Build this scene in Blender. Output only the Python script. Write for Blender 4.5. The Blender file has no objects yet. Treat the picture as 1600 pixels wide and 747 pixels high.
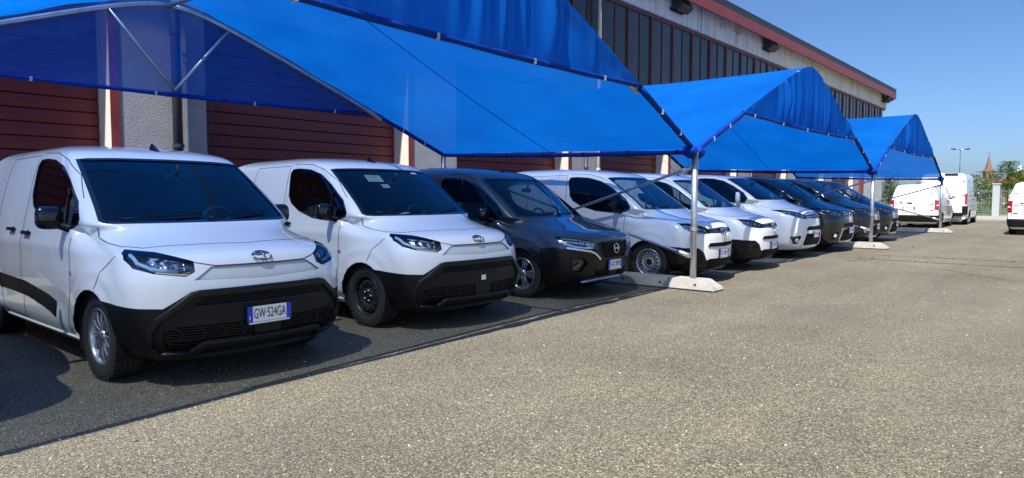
import bpy, bmesh, math, random
import numpy as np
from mathutils import Vector, Matrix
from mathutils.bvhtree import BVHTree

random.seed(7); np.random.seed(7)
R = math.radians
scene = bpy.context.scene
col = scene.collection

# ---------------------------------------------------------------- camera
CAM_H = 1.38
YAW = R(40.66)                                  # camera heading from +X (the row of vans runs along +X)
cam_d = bpy.data.cameras.new('camera'); cam = bpy.data.objects.new('camera', cam_d); col.objects.link(cam)
cam_d.sensor_width = 36.0; cam_d.lens = 24.0; cam_d.clip_start = 0.05; cam_d.clip_end = 6000
cam.location = (0, 0, CAM_H)
cam.rotation_euler = (R(90 - 3.566), 0, YAW - R(90))
scene.camera = cam

# ---------------------------------------------------------------- sky and sun
SUN_DIR = Vector((0.60, 0.15, -1.0)).normalized()      # the way the light travels
elev = math.asin(-SUN_DIR.z)
world = bpy.data.worlds.new('World'); scene.world = world; world.use_nodes = True
nt = world.node_tree; nt.nodes.clear()
wo = nt.nodes.new('ShaderNodeOutputWorld'); bg = nt.nodes.new('ShaderNodeBackground')
sky = nt.nodes.new('ShaderNodeTexSky'); sky.sky_type = 'NISHITA'; sky.sun_disc = False
sky.sun_elevation = elev
az = math.atan2(-SUN_DIR.x, -SUN_DIR.y)          # sky rotation: angle from +Y towards +X
sky.sun_rotation = az
sky.altitude = 50; sky.air_density = 0.7; sky.dust_density = 1.6; sky.ozone_density = 8.0
bg.inputs['Strength'].default_value = 0.092
hsv = nt.nodes.new('ShaderNodeHueSaturation'); hsv.inputs['Saturation'].default_value = 1.06
nt.links.new(sky.outputs[0], hsv.inputs['Color']); nt.links.new(hsv.outputs[0], bg.inputs[0]); nt.links.new(bg.outputs[0], wo.inputs[0])
sun_d = bpy.data.lights.new('sun', 'SUN'); sun = bpy.data.objects.new('sun', sun_d); col.objects.link(sun)
sun_d.energy = 4.8; sun_d.angle = R(0.53); sun_d.color = (1.0, 0.955, 0.88)
sun.rotation_euler = SUN_DIR.to_track_quat('-Z', 'Y').to_euler()
sun.location = (-20, -5, 40)
vs = scene.view_settings
vs.view_transform = 'Standard'; vs.look = 'None'; vs.gamma = 1.0; vs.use_curve_mapping = False
vs.exposure = 0.95
try:
    scene.cycles.max_bounces = 10; scene.cycles.transparent_max_bounces = 16
    scene.cycles.transmission_bounces = 6; scene.cycles.diffuse_bounces = 4; scene.cycles.glossy_bounces = 4
    scene.cycles.caustics_reflective = False; scene.cycles.caustics_refractive = False
    scene.cycles.sample_clamp_indirect = 8
    scene.cycles.use_denoising = True
except Exception:
    pass

# ---------------------------------------------------------------- materials
MATS = {}
def node_mat(name):
    m = bpy.data.materials.new(name); m.use_nodes = True
    t = m.node_tree; t.nodes.clear()
    out = t.nodes.new('ShaderNodeOutputMaterial')
    return m, t, out
def N(t, typ, **kw):
    n = t.nodes.new(typ)
    for k, v in kw.items():
        if k.startswith('i_'):
            key = k[2:]
            key = int(key) if key.isdigit() else key.replace('_', ' ')
            n.inputs[key].default_value = v
        else:
            setattr(n, k, v)
    return n
def L(t, a, b): t.links.new(a, b)
def c4(c): return (c[0], c[1], c[2], 1.0)

def mat(name, color, rough=0.5, metal=0.0, coat=0.0, spec=0.5, var=0.0, vscale=3.0, bump=0.0, bscale=60.0,
        back=None, dust=0.0, coords='Object'):
    """Principled material with optional colour mottling, fine bump, dust on upward faces and an inner-side colour."""
    m, t, out = node_mat(name)
    p = N(t, 'ShaderNodeBsdfPrincipled')
    p.inputs['Base Color'].default_value = c4(color); p.inputs['Roughness'].default_value = rough
    p.inputs['Metallic'].default_value = metal; p.inputs['Coat Weight'].default_value = coat
    p.inputs['Coat Roughness'].default_value = 0.04
    p.inputs['Specular IOR Level'].default_value = spec
    tc = N(t, 'ShaderNodeTexCoord')
    if var > 0:
        n1 = N(t, 'ShaderNodeTexNoise', i_Scale=vscale, i_Detail=6.0, i_Roughness=0.6)
        L(t, tc.outputs[coords], n1.inputs['Vector'])
        mx = N(t, 'ShaderNodeMix', data_type='RGBA')
        mx.inputs[6].default_value = c4([c * (1 - var) for c in color]); mx.inputs[7].default_value = c4([min(1, c * (1 + var)) for c in color])
        rp = N(t, 'ShaderNodeMapRange'); rp.inputs[1].default_value = 0.3; rp.inputs[2].default_value = 0.7
        L(t, n1.outputs[0], rp.inputs[0]); L(t, rp.outputs[0], mx.inputs[0]); L(t, mx.outputs[2], p.inputs['Base Color'])
        rr = N(t, 'ShaderNodeMapRange'); rr.inputs[3].default_value = max(0, rough - 0.12 * (rough > .2) - .02); rr.inputs[4].default_value = min(1, rough + 0.1)
        L(t, n1.outputs[0], rr.inputs[0]); L(t, rr.outputs[0], p.inputs['Roughness'])
    if bump > 0:
        n2 = N(t, 'ShaderNodeTexNoise', i_Scale=bscale, i_Detail=4.0)
        L(t, tc.outputs[coords], n2.inputs['Vector'])
        b = N(t, 'ShaderNodeBump', i_Strength=bump, i_Distance=0.01)
        L(t, n2.outputs[0], b.inputs['Height']); L(t, b.outputs[0], p.inputs['Normal'])
    sh = p.outputs[0]
    if back is not None:
        q = N(t, 'ShaderNodeBsdfPrincipled'); q.inputs['Base Color'].default_value = c4(back); q.inputs['Roughness'].default_value = 0.9
        g = N(t, 'ShaderNodeNewGeometry'); ms = N(t, 'ShaderNodeMixShader')
        L(t, g.outputs['Backfacing'], ms.inputs[0]); L(t, sh, ms.inputs[1]); L(t, q.outputs[0], ms.inputs[2]); sh = ms.outputs[0]
    L(t, sh, out.inputs[0])
    MATS[name] = m
    return m

def glass_mat(name, tint, refl=1.0, ior=1.5):
    m, t, out = node_mat(name)
    tr = N(t, 'ShaderNodeBsdfTransparent'); tr.inputs[0].default_value = c4(tint)
    gl = N(t, 'ShaderNodeBsdfGlossy'); gl.inputs['Roughness'].default_value = 0.015; gl.inputs[0].default_value = (refl, refl, refl, 1)
    fr = N(t, 'ShaderNodeFresnel', i_IOR=ior); ms = N(t, 'ShaderNodeMixShader')
    L(t, fr.outputs[0], ms.inputs[0]); L(t, tr.outputs[0], ms.inputs[1]); L(t, gl.outputs[0], ms.inputs[2]); L(t, ms.outputs[0], out.inputs[0])
    MATS[name] = m
    return m

def M(name): return MATS[name]

# ---------------------------------------------------------------- object helpers
def tag(o, label=None, cat=None, group=None, kind=None):
    if label: o['label'] = label
    if cat: o['category'] = cat
    if group: o['group'] = group
    if kind: o['kind'] = kind
    return o
def link(name, me, parent=None, loc=(0, 0, 0), rot=(0, 0, 0)):
    o = bpy.data.objects.new(name, me); col.objects.link(o)
    o.location = loc; o.rotation_euler = rot
    if parent is not None: o.parent = parent
    return o
def empty(name, loc=(0, 0, 0), rz=0.0):
    o = bpy.data.objects.new(name, None); col.objects.link(o); o.location = loc; o.rotation_euler = (0, 0, rz); o.empty_display_size = 0.2
    return o
def copy_tree(o, parent=None, swap=None):
    c = o.copy(); col.objects.link(c); c.parent = parent
    for ch in list(o.children): copy_tree(ch, c)
    return c

class MB:
    """collects simple solids into ONE mesh"""
    def __init__(s): s.v = []; s.f = []; s.m = []; s.mats = []; s.cur = 0; s.smooth = []
    def mat(s, m):
        if m not in s.mats: s.mats.append(m)
        s.cur = s.mats.index(m); return s
    def add(s, v, f, smooth=False):
        b = len(s.v); s.v += [tuple(p) for p in v]
        for q in f: s.f.append([b + i for i in q]); s.m.append(s.cur); s.smooth.append(smooth)
        return s
    def box(s, x0, x1, y0, y1, z0, z1, T=None, bev=0.0):
        if bev > 0:
            bm = bmesh.new(); bmesh.ops.create_cube(bm, size=1.0)
            for v in bm.verts: v.co = Vector(((x0 + x1) / 2 + v.co.x * (x1 - x0), (y0 + y1) / 2 + v.co.y * (y1 - y0), (z0 + z1) / 2 + v.co.z * (z1 - z0)))
            bmesh.ops.bevel(bm, geom=list(bm.edges), offset=bev, segments=2, affect='EDGES', profile=0.6)
            return s.bm(bm, T)
        v = [(x, y, z) for x in (x0, x1) for y in (y0, y1) for z in (z0, z1)]
        if T: v = [tuple(T @ Vector(p)) for p in v]
        f = [(0, 1, 3, 2), (4, 6, 7, 5), (0, 4, 5, 1), (2, 3, 7, 6), (0, 2, 6, 4), (1, 5, 7, 3)]
        return s.add(v, f)
    def bm(s, bm, T=None, smooth=False):
        bm.verts.index_update()
        v = [(T @ x.co if T else x.co.copy()) for x in bm.verts]
        f = [[x.index for x in q.verts] for q in bm.faces]
        bm.free(); return s.add(v, f, smooth)
    def tube(s, pts, r, n=8, cap=True, smooth=True):
        pts = [Vector(p) for p in pts]; rs = r if isinstance(r, (list, tuple)) else [r] * len(pts)
        v = []; f = []; up = None
        for i, p in enumerate(pts):
            d = (pts[min(i + 1, len(pts) - 1)] - pts[max(i - 1, 0)]).normalized()
            if up is None:
                up = Vector((0, 0, 1)) if abs(d.z) < .9 else Vector((1, 0, 0))
            a = d.cross(up).normalized(); b = a.cross(d).normalized(); up = b
            for k in range(n):
                th = 2 * math.pi * k / n
                v.append(p + (a * math.cos(th) + b * math.sin(th)) * rs[i])
        for i in range(len(pts) - 1):
            for k in range(n):
                f.append((i * n + k, i * n + (k + 1) % n, (i + 1) * n + (k + 1) % n, (i + 1) * n + k))
        s.add(v, f, smooth)
        if cap:
            b = len(s.v) - len(v)
            s.f.append([b + k for k in range(n)]); s.m.append(s.cur); s.smooth.append(False)
            s.f.append([b + (len(pts) - 1) * n + k for k in reversed(range(n))]); s.m.append(s.cur); s.smooth.append(False)
        return s
    def prism(s, poly, z0, z1, T=None):
        """poly: list of 2-D points in local xy, extruded z0..z1, then T"""
        n = len(poly)
        v = [Vector((p[0], p[1], z0)) for p in poly] + [Vector((p[0], p[1], z1)) for p in poly]
        if T: v = [T @ p for p in v]
        f = [list(reversed(range(n))), list(range(n, 2 * n))] + [(i, (i + 1) % n, n + (i + 1) % n, n + i) for i in range(n)]
        return s.add(v, f)
    def lathe(s, prof, n=32, T=None, smooth=True):
        """prof: (r, y) pairs turned about the local y axis"""
        v = []; f = []
        for (r, y) in prof:
            for k in range(n):
                a = 2 * math.pi * k / n; p = Vector((r * math.cos(a), y, r * math.sin(a)))
                v.append(T @ p if T else p)
        for i in range(len(prof) - 1):
            for k in range(n):
                f.append((i * n + k, (i + 1) * n + k, (i + 1) * n + (k + 1) % n, i * n + (k + 1) % n))
        return s.add(v, f, smooth)
    def mesh(s, name):
        me = bpy.data.meshes.new(name); me.from_pydata([tuple(p) for p in s.v], [], s.f)
        for m in s.mats: me.materials.append(m)
        if s.mats: me.polygons.foreach_set('material_index', s.m)
        me.polygons.foreach_set('use_smooth', s.smooth)
        me.update(); return me
    def build(s, name, m=None, parent=None, loc=(0, 0, 0), rot=(0, 0, 0), fixn=True):
        if m is not None and not s.mats: s.mats = [m]; s.m = [0] * len(s.f)
        me = s.mesh(name)
        if fixn:
            b = bmesh.new(); b.from_mesh(me); bmesh.ops.recalc_face_normals(b, faces=b.faces); b.to_mesh(me); b.free()
        return link(name, me, parent, loc, rot)
# ================================================================ GROUND
def asphalt():
    m, t, out = node_mat('asphalt')
    tc = N(t, 'ShaderNodeTexCoord'); p = N(t, 'ShaderNodeBsdfPrincipled'); p.inputs['Specular IOR Level'].default_value = .35
    vo = N(t, 'ShaderNodeTexVoronoi', i_Scale=98.0); vo.inputs['Randomness'].default_value = 1.0
    L(t, tc.outputs['Object'], vo.inputs['Vector'])
    sep = N(t, 'ShaderNodeSeparateColor'); L(t, vo.outputs['Color'], sep.inputs[0])
    cr = N(t, 'ShaderNodeValToRGB'); e = cr.color_ramp.elements
    e[0].position = 0; e[0].color = (0.065, 0.059, 0.046, 1); e[1].position = 1; e[1].color = (0.394, 0.360, 0.268, 1)
    for ps, cc in ((.18, (0.104, 0.090, 0.064, 1)), (.42, (0.164, 0.142, 0.097, 1)), (.66, (0.214, 0.186, 0.127, 1)), (.86, (0.274, 0.236, 0.157, 1))):
        q = e.new(ps); q.color = cc
    L(t, sep.outputs[0], cr.inputs[0])
    # finer grit between the stones
    v2 = N(t, 'ShaderNodeTexVoronoi', i_Scale=220.0); L(t, tc.outputs['Object'], v2.inputs['Vector'])
    s2 = N(t, 'ShaderNodeSeparateColor'); L(t, v2.outputs['Color'], s2.inputs[0])
    c2 = N(t, 'ShaderNodeMapRange'); c2.inputs[3].default_value = .62; c2.inputs[4].default_value = 1.40; L(t, s2.outputs[1], c2.inputs[0])
    mu = N(t, 'ShaderNodeMix', data_type='RGBA', blend_type='MULTIPLY'); mu.inputs[0].default_value = 1
    L(t, cr.outputs[0], mu.inputs[6]); L(t, c2.outputs[0], mu.inputs[7])
    # bitumen seen in the joints between stones
    ed = N(t, 'ShaderNodeMapRange'); ed.inputs[1].default_value = .35; ed.inputs[2].default_value = .75; L(t, vo.outputs['Distance'], ed.inputs[0])
    mj = N(t, 'ShaderNodeMix', data_type='RGBA'); mj.inputs[7].default_value = (0.060, 0.053, 0.041, 1)
    k1 = N(t, 'ShaderNodeMath', operation='MULTIPLY'); k1.inputs[1].default_value = .62; L(t, ed.outputs[0], k1.inputs[0]); L(t, k1.outputs[0], mj.inputs[0]); L(t, mu.outputs[2], mj.inputs[6])
    # broad wear, dust and damp-looking patches
    n1 = N(t, 'ShaderNodeTexNoise', i_Scale=.55, i_Detail=7.0, i_Roughness=.62); L(t, tc.outputs['Object'], n1.inputs['Vector'])
    r1 = N(t, 'ShaderNodeMapRange'); r1.inputs[1].default_value = .3; r1.inputs[2].default_value = .7; r1.inputs[3].default_value = .80; r1.inputs[4].default_value = 1.16; L(t, n1.outputs[0], r1.inputs[0])
    m2 = N(t, 'ShaderNodeMix', data_type='RGBA', blend_type='MULTIPLY'); m2.inputs[0].default_value = 1; L(t, mj.outputs[2], m2.inputs[6]); L(t, r1.outputs[0], m2.inputs[7])
    n3 = N(t, 'ShaderNodeTexNoise', i_Scale=.16, i_Detail=4.0); L(t, tc.outputs['Object'], n3.inputs['Vector'])
    r3 = N(t, 'ShaderNodeMapRange'); r3.inputs[1].default_value = .42; r3.inputs[2].default_value = .66; r3.inputs[4].default_value = .32; L(t, n3.outputs[0], r3.inputs[0])
    m3 = N(t, 'ShaderNodeMix', data_type='RGBA'); m3.inputs[7].default_value = (0.164, 0.155, 0.127, 1); L(t, r3.outputs[0], m3.inputs[0]); L(t, m2.outputs[2], m3.inputs[6])
    # rare oil spots
    n4 = N(t, 'ShaderNodeTexNoise', i_Scale=1.3, i_Detail=2.0); L(t, tc.outputs['Object'], n4.inputs['Vector'])
    r4 = N(t, 'ShaderNodeMapRange'); r4.inputs[1].default_value = .70; r4.inputs[2].default_value = .78; r4.inputs[4].default_value = .35; L(t, n4.outputs[0], r4.inputs[0])
    m4 = N(t, 'ShaderNodeMix', data_type='RGBA'); m4.inputs[7].default_value = (0.055, 0.050, 0.040, 1); L(t, r4.outputs[0], m4.inputs[0]); L(t, m3.outputs[2], m4.inputs[6])
    mp5 = N(t, 'ShaderNodeMapping'); mp5.inputs['Scale'].default_value = (.10, .85, 1); mp5.inputs['Rotation'].default_value = (0, 0, .12); L(t, tc.outputs['Object'], mp5.inputs[0])
    n5 = N(t, 'ShaderNodeTexNoise', i_Scale=1.0, i_Detail=6.0, i_Roughness=.65); L(t, mp5.outputs[0], n5.inputs['Vector'])
    r5 = N(t, 'ShaderNodeMapRange'); r5.inputs[1].default_value = .36; r5.inputs[2].default_value = .64; r5.inputs[3].default_value = .86; r5.inputs[4].default_value = 1.10; L(t, n5.outputs[0], r5.inputs[0])
    m5 = N(t, 'ShaderNodeMix', data_type='RGBA', blend_type='MULTIPLY'); m5.inputs[0].default_value = 1; L(t, m4.outputs[2], m5.inputs[6]); L(t, r5.outputs[0], m5.inputs[7])
    L(t, m5.outputs[2], p.inputs['Base Color']); p.inputs['Roughness'].default_value = .82
    b1 = N(t, 'ShaderNodeBump', i_Strength=1.0, i_Distance=.006, invert=True); L(t, vo.outputs['Distance'], b1.inputs['Height'])
    b2 = N(t, 'ShaderNodeBump', i_Strength=.5, i_Distance=.003); L(t, s2.outputs[0], b2.inputs['Height']); L(t, b1.outputs[0], b2.inputs['Normal'])
    L(t, b2.outputs[0], p.inputs['Normal']); L(t, p.outputs[0], out.inputs[0]); MATS['asphalt'] = m
    return m
asphalt()
mat('tar', (.045, .042, .040), .8, bump=.3, bscale=120)
mat('weed_dry', (.20, .155, .06), .8, var=.4, vscale=30); mat('grass', (.07, .11, .025), .7, var=.4, vscale=2)
mat('concrete', (.34, .325, .295), .85, var=.16, vscale=5, bump=.35, bscale=90)
mat('concrete_path', (.30, .285, .25), .9, var=.15, vscale=2, bump=.3, bscale=60)

g = MB(); g.box(-120, 900, -420, 600, -1.0, 0.0); yard = g.build('yard_ground', M('asphalt')); tag(yard, kind='structure')

def ribbon(name, pts, w, z, m, jit=.3, step=.12, kind='structure'):
    v = []; f = []; out = []
    for i in range(len(pts) - 1):
        a, b = Vector(pts[i]), Vector(pts[i + 1]); n = max(1, int((b - a).length / step))
        out += [a.lerp(b, k / n) for k in range(n)]
    out.append(Vector(pts[-1])); d = 0
    for i, p in enumerate(out):
        t = (out[min(i + 1, len(out) - 1)] - out[max(i - 1, 0)]).normalized(); nn = Vector((-t.y, t.x)); d = d * .8 + random.uniform(-1, 1) * w * jit
        ww = w * random.uniform(.45, 1.2) / 2
        for sg in (-1, 1): q = p + nn * (d + sg * ww); v.append((q.x, q.y, z))
    for i in range(len(out) - 1): f.append((2 * i, 2 * i + 1, 2 * i + 3, 2 * i + 2))
    o = MB().add(v, f).build(name, m); tag(o, kind=kind); return o
ribbon('pavement_joint', [(17.85, 4.15), (17.8, 2.6), (17.95, -1.0), (18.0, -9)], .045, .004, M('tar'), .5)
ribbon('pavement_joint', [(16.55, 4.1), (16.45, 2.2), (16.4, -.5), (16.5, -9)], .050, .004, M('tar'), .5)
ribbon('pavement_crack', [(15.2, 2.9), (15.05, 2.2), (14.3, 1.6), (13.7, .95), (13.2, -.4), (12.0, -2.5)], .022, .004, M('tar'), 1.2)
ribbon('pavement_crack', [(12.0, 1.9), (12.1, 1.1), (12.4, .2), (12.2, -1)], .012, .004, M('tar'), 1.4)
ribbon('pavement_crack', [(24.5, 3.6), (23.0, 1.5), (23.6, -.5)], .03, .004, M('tar'), 1.2)
# trench repair between the joints: a slightly paler strip
mat('asphalt_patch', (.150, .146, .140), .85, var=.25, vscale=6, bump=.8, bscale=140)

# dry weeds along the joint and gravel lying loose
def weeds():
    mb = MB(); mb.mat(M('weed_dry')); rnd = random.Random(3)
    spots = [(15.6 + rnd.random() * 2.2, 3.9 + rnd.gauss(0, .22)) for _ in range(170)] + [(17.85 + rnd.gauss(0, .06), rnd.uniform(-1, 4.0)) for _ in range(150)] + [(16.45 + rnd.gauss(0, .05), rnd.uniform(-1, 4.0)) for _ in range(130)] + [(20.9 + rnd.gauss(0, .2), 3.7 + rnd.gauss(0, .15)) for _ in range(40)]
    for k, (x, y) in enumerate(spots):
        if k % 4 == 0: mb.mat(M('grass'))
        else: mb.mat(M('weed_dry'))
        for j in range(3):
            a = rnd.uniform(0, 6.28); l = rnd.uniform(.015, .05); dx, dy = math.cos(a) * l, math.sin(a) * l
            mb.add([(x - dy * .15, y + dx * .15, 0), (x + dy * .15, y - dx * .15, 0), (x + dx, y + dy, rnd.uniform(.005, .03))], [(0, 1, 2)])
    o = mb.build('dry_weeds', None, fixn=False); tag(o, kind='stuff')
weeds()
def loose_gravel():
    rnd = random.Random(11); bm = bmesh.new(); bmesh.ops.create_icosphere(bm, subdivisions=1, radius=1); base = [v.co.copy() for v in bm.verts]; F = [[v.index for v in f.verts] for f in bm.faces]; bm.free()
    mats = [mat('stone_pale', (.42, .40, .36), .8), mat('stone_tan', (.30, .26, .20), .8), mat('stone_dark', (.12, .115, .11), .8)]
    mb = MB()
    for k in range(4200):
        d = 2.2 + 11 * rnd.random() ** 1.6; a = YAW + R(rnd.uniform(-48, 42)); x, y = d * math.cos(a), d * math.sin(a)
        s = rnd.uniform(.0025, .0065) * (1.6 if rnd.random() < .04 else 1); mb.mat(mats[rnd.choice((0, 0, 1, 1, 2))])
        r3 = Matrix.Rotation(rnd.uniform(0, 6.28), 3, (rnd.random() + .1, rnd.random(), rnd.random()))
        mb.add([Vector((x, y, s * .45)) + r3 @ Vector((p.x * s * 1.3, p.y * s, p.z * s * .8)) for p in base], F)
    tag(mb.build('loose_gravel', None, fixn=False), kind='stuff')
loose_gravel()

# ================================================================ BUILDING
mat('door_red', (.15, .020, .020), .5, var=.18, vscale=2.0, bump=.1, bscale=40)
mat('stucco', (.40, .40, .41), .95, var=.10, vscale=4, bump=1.0, bscale=75)
mat('render_cream', (.62, .58, .52), .9, var=.08, vscale=3, bump=.3, bscale=60)
mat('steel_red', (.26, .045, .035), .5, var=.25, vscale=3)
mat('steel_red_dark', (.13, .028, .024), .5, var=.25, vscale=3)
mat('fascia_red', (.27, .042, .030), .45, var=.2, vscale=1.2)
mat('roof_black', (.03, .032, .036), .5)
mat('pipe_dark', (.03, .032, .04), .45)
mat('corrugated', (.38, .41, .43), .45, metal=.4, var=.12, vscale=2)
mat('lamp_case', (.035, .037, .04), .5)
def dirty_white():
    m, t, out = node_mat('beam_white'); tc = N(t, 'ShaderNodeTexCoord'); p = N(t, 'ShaderNodeBsdfPrincipled'); p.inputs['Roughness'].default_value = .85
    mp = N(t, 'ShaderNodeMapping'); mp.inputs['Scale'].default_value = (1.6, 1, .25); L(t, tc.outputs['Object'], mp.inputs[0])
    n = N(t, 'ShaderNodeTexNoise', i_Scale=2.2, i_Detail=8.0, i_Roughness=.7); L(t, mp.outputs[0], n.inputs['Vector'])
    cr = N(t, 'ShaderNodeValToRGB'); e = cr.color_ramp.elements; e[0].position = .28; e[0].color = (.36, .34, .32, 1); e[1].position = .52; e[1].color = (.76, .75, .73, 1)
    L(t, n.outputs[0], cr.inputs[0]); L(t, cr.outputs[0], p.inputs['Base Color']); L(t, p.outputs[0], out.inputs[0]); MATS['beam_white'] = m
dirty_white()
def old_glass():
    m, t, out = node_mat('old_glass'); tc = N(t, 'ShaderNodeTexCoord'); p = N(t, 'ShaderNodeBsdfPrincipled')
    n = N(t, 'ShaderNodeTexNoise', i_Scale=1.1, i_Detail=5.0); L(t, tc.outputs['Object'], n.inputs['Vector'])
    oi = N(t, 'ShaderNodeObjectInfo'); ad = N(t, 'ShaderNodeMath', operation='ADD'); L(t, n.outputs[0], ad.inputs[0])
    ml = N(t, 'ShaderNodeMath', operation='MULTIPLY'); ml.inputs[1].default_value = .35; L(t, oi.outputs['Random'], ml.inputs[0]); L(t, ml.outputs[0], ad.inputs[1])
    cr = N(t, 'ShaderNodeValToRGB'); e = cr.color_ramp.elements; e[0].position = .35; e[0].color = (.026, .026, .026, 1); e[1].position = .95; e[1].color = (.085, .084, .078, 1)
    L(t, ad.outputs[0], cr.inputs[0]); L(t, cr.outputs[0], p.inputs['Base Color']); p.inputs['Roughness'].default_value = .22; p.inputs['Specular IOR Level'].default_value = .4
    L(t, p.outputs[0], out.inputs[0]); MATS['old_glass'] = m
old_glass()

TB = 11.5                    # facade plane
BAY = 5.93; S0 = 4.0 - 2 * BAY; SEND = 53.0
hall = empty('industrial_hall', (S0, TB, 0)); tag(hall, 'long workshop hall with dark red roller doors, high window band and red eaves', 'building')
def part(mb, name, m=None, parent=hall, **kw):
    """parts are written in world metres and hung on the hall"""
    o = mb.build(name, m, None, **kw); o.parent = parent
    o.matrix_parent_inverse = Matrix.Translation(-Vector((S0, TB, 0))) if parent is hall else Matrix()
    return o
# core block behind the doors and panes
part(MB().box(S0, SEND, TB + .62, TB + 18, 0, 8.45), 'core_wall', M('render_cream'))
# roof with eaves
part(MB().box(S0 - .3, SEND + .35, TB - .59, TB + 18.3, 8.47, 8.66), 'roof', M('roof_black'))
part(MB().box(S0 - .25, SEND + .33, TB - .60, TB - .52, 8.06, 8.46), 'fascia', M('fascia_red'))
part(MB().box(SEND + .24, SEND + .32, TB - .46, TB + 18, 7.98, 8.46), 'fascia', M('fascia_red'))
part(MB().box(S0 - .25, SEND + .23, TB - .515, TB + .1, 8.38, 8.45), 'soffit', M('steel_red_dark'))
part(MB().tube([(S0 - .3, TB - .52, 8.70), (SEND + .35, TB - .52, 8.70)], .07, 8), 'gutter', M('roof_black'))
# white concrete beam in lengths
bx = [S0, 12.0, 24.0, 36.8, 45.5, SEND]
for a, b in zip(bx[:-1], bx[1:]): part(MB().box(a + .06, b - .06, TB - .10, TB + .60, 7.42, 8.36, bev=.02), 'concrete_beam', M('beam_white'))
# window band
ZG0, ZG1 = 5.02, 7.30
part(MB().box(S0, SEND, TB - .02, TB + .12, ZG1, 7.41), 'window_head', M('steel_red_dark'))
part(MB().box(S0, SEND, TB - .05, TB + .12, ZG0 - .12, ZG0), 'window_sill', M('steel_red_dark'))
pane_me = MB().box(0, .69, .03, .045, ZG0, ZG1).mesh('pane'); pane_me.materials.append(M('old_glass'))
mul_me = MB().box(-.045, .045, -.03, .10, ZG0, ZG1).mesh('mullion'); mul_me.materials.append(M('steel_red_dark'))
bar_me = MB().box(-.016, .016, .0, .07, ZG0, ZG1).mesh('glazing_bar'); bar_me.materials.append(M('steel_red_dark'))
k = 0; x = S0 + .05
while x < SEND - .8:
    link('mullion' if k % 2 == 0 else 'glazing_bar', mul_me if k % 2 == 0 else bar_me, hall, (x - S0, 0, 0))
    if x > 6: link('pane', pane_me, hall, (x + .03 - S0, 0, 0), )
    k += 1; x += .745
part(MB().box(S0, 6.6, TB + .03, TB + .05, ZG0, ZG1), 'pane', M('old_glass'))
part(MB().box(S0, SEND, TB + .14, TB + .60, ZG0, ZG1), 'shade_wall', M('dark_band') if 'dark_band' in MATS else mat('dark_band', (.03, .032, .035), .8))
# lintel over the doors
part(MB().box(S0, SEND, TB, TB + .60, 4.55, ZG0 - .122), 'lintel', M('stucco'))
# bays: pillar, red corner angle, cream reveal, roller door of slats
slat_prof = [(0, 0), (-.018, .012), (-.022, .10), (-.018, .188), (0, .198), (.02, .198), (.02, 0)]
DW = BAY - 1.47 - .03
slat_mb = MB(); n = len(slat_prof); slat_mb.add([(0, a, b) for a, b in slat_prof] + [(DW, a, b) for a, b in slat_prof], [tuple(range(n)), tuple(range(2 * n - 1, n - 1, -1))] + [(i, i + n, (i + 1) % n + n, (i + 1) % n) for i in range(n)])
slat_me = slat_mb.mesh('slat'); slat_me.materials.append(M('door_red'))
nb = int((SEND - S0) / BAY)
for k in range(nb + 1):
    s = S0 + k * BAY
    if s > SEND - 1.6: break
    pe = min(s + 1.47, SEND)
    part(MB().box(s, pe, TB, TB + .60, 0, 4.548, bev=.012), 'pillar', M('stucco'))
    part(MB().box(s - .012, s - .002, TB + .005, TB + .56, 0, 4.548), 'door_reveal', M('render_cream'))
    part(MB().box(s - .015, s + .115, TB - .014, TB - .002, 0, 4.546), 'corner_angle', M('steel_red'))
    if k == nb or pe + DW > SEND - 3.5: continue
    d = link('garage_door', MB().box(0, DW, .03, .06, 0, 4.55).mesh('door_back'), hall, (pe + .015 - S0, .50, 0)); d.data.materials.append(M('door_red'))
    for j in range(22): link('slat', slat_me, d, (0, 0, .02 + j * .205))
# last bay: corrugated sheet and a red post
mb = MB(); v = []; f = []; xs = np.arange(47.6, 52.9, .045)
for i, xx in enumerate(xs):
    yy = TB + (.05 if (i // 2) % 2 else 0.0)
    v += [(xx, yy, 0), (xx, yy, 4.5)]
for i in range(len(xs) - 1): f.append((2 * i, 2 * i + 2, 2 * i + 3, 2 * i + 1))
part(mb.add(v, f), 'corrugated_sheet', M('corrugated'))
part(MB().box(46.75, 47.5, TB - .12, TB + .3, 0, 4.5), 'post', M('fascia_red'))
# rain pipes
def downpipe(s, m, r=.075, z1=8.3, t=TB - .13, bands=(2.2, 4.0)):
    mb = MB(); mb.tube([(s, t, 0), (s, t, z1)], r, 12)
    for z in bands: mb.lathe([(r + .014, -.03), (r + .014, .03)], 12, Matrix.Translation((s, t, z)) @ Matrix.Rotation(R(90), 4, 'X'))
    part(mb, 'downpipe', m)
downpipe(4.93, M('pipe_dark')); downpipe(17.2, M('render_cream'), .05, 7.4); downpipe(16.55, M('pipe_dark'), .05, 2.6); downpipe(29.0, M('pipe_dark'), .05, 3.0)
# dangling cable by the door
mb = MB(); mb.tube([(5.55, TB - .02, 4.5), (5.56, TB - .03, 3.2), (5.53, TB - .02, 2.6), (5.57, TB - .03, 1.6)], .012, 6); part(mb, 'cable', M('pipe_dark'))
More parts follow.
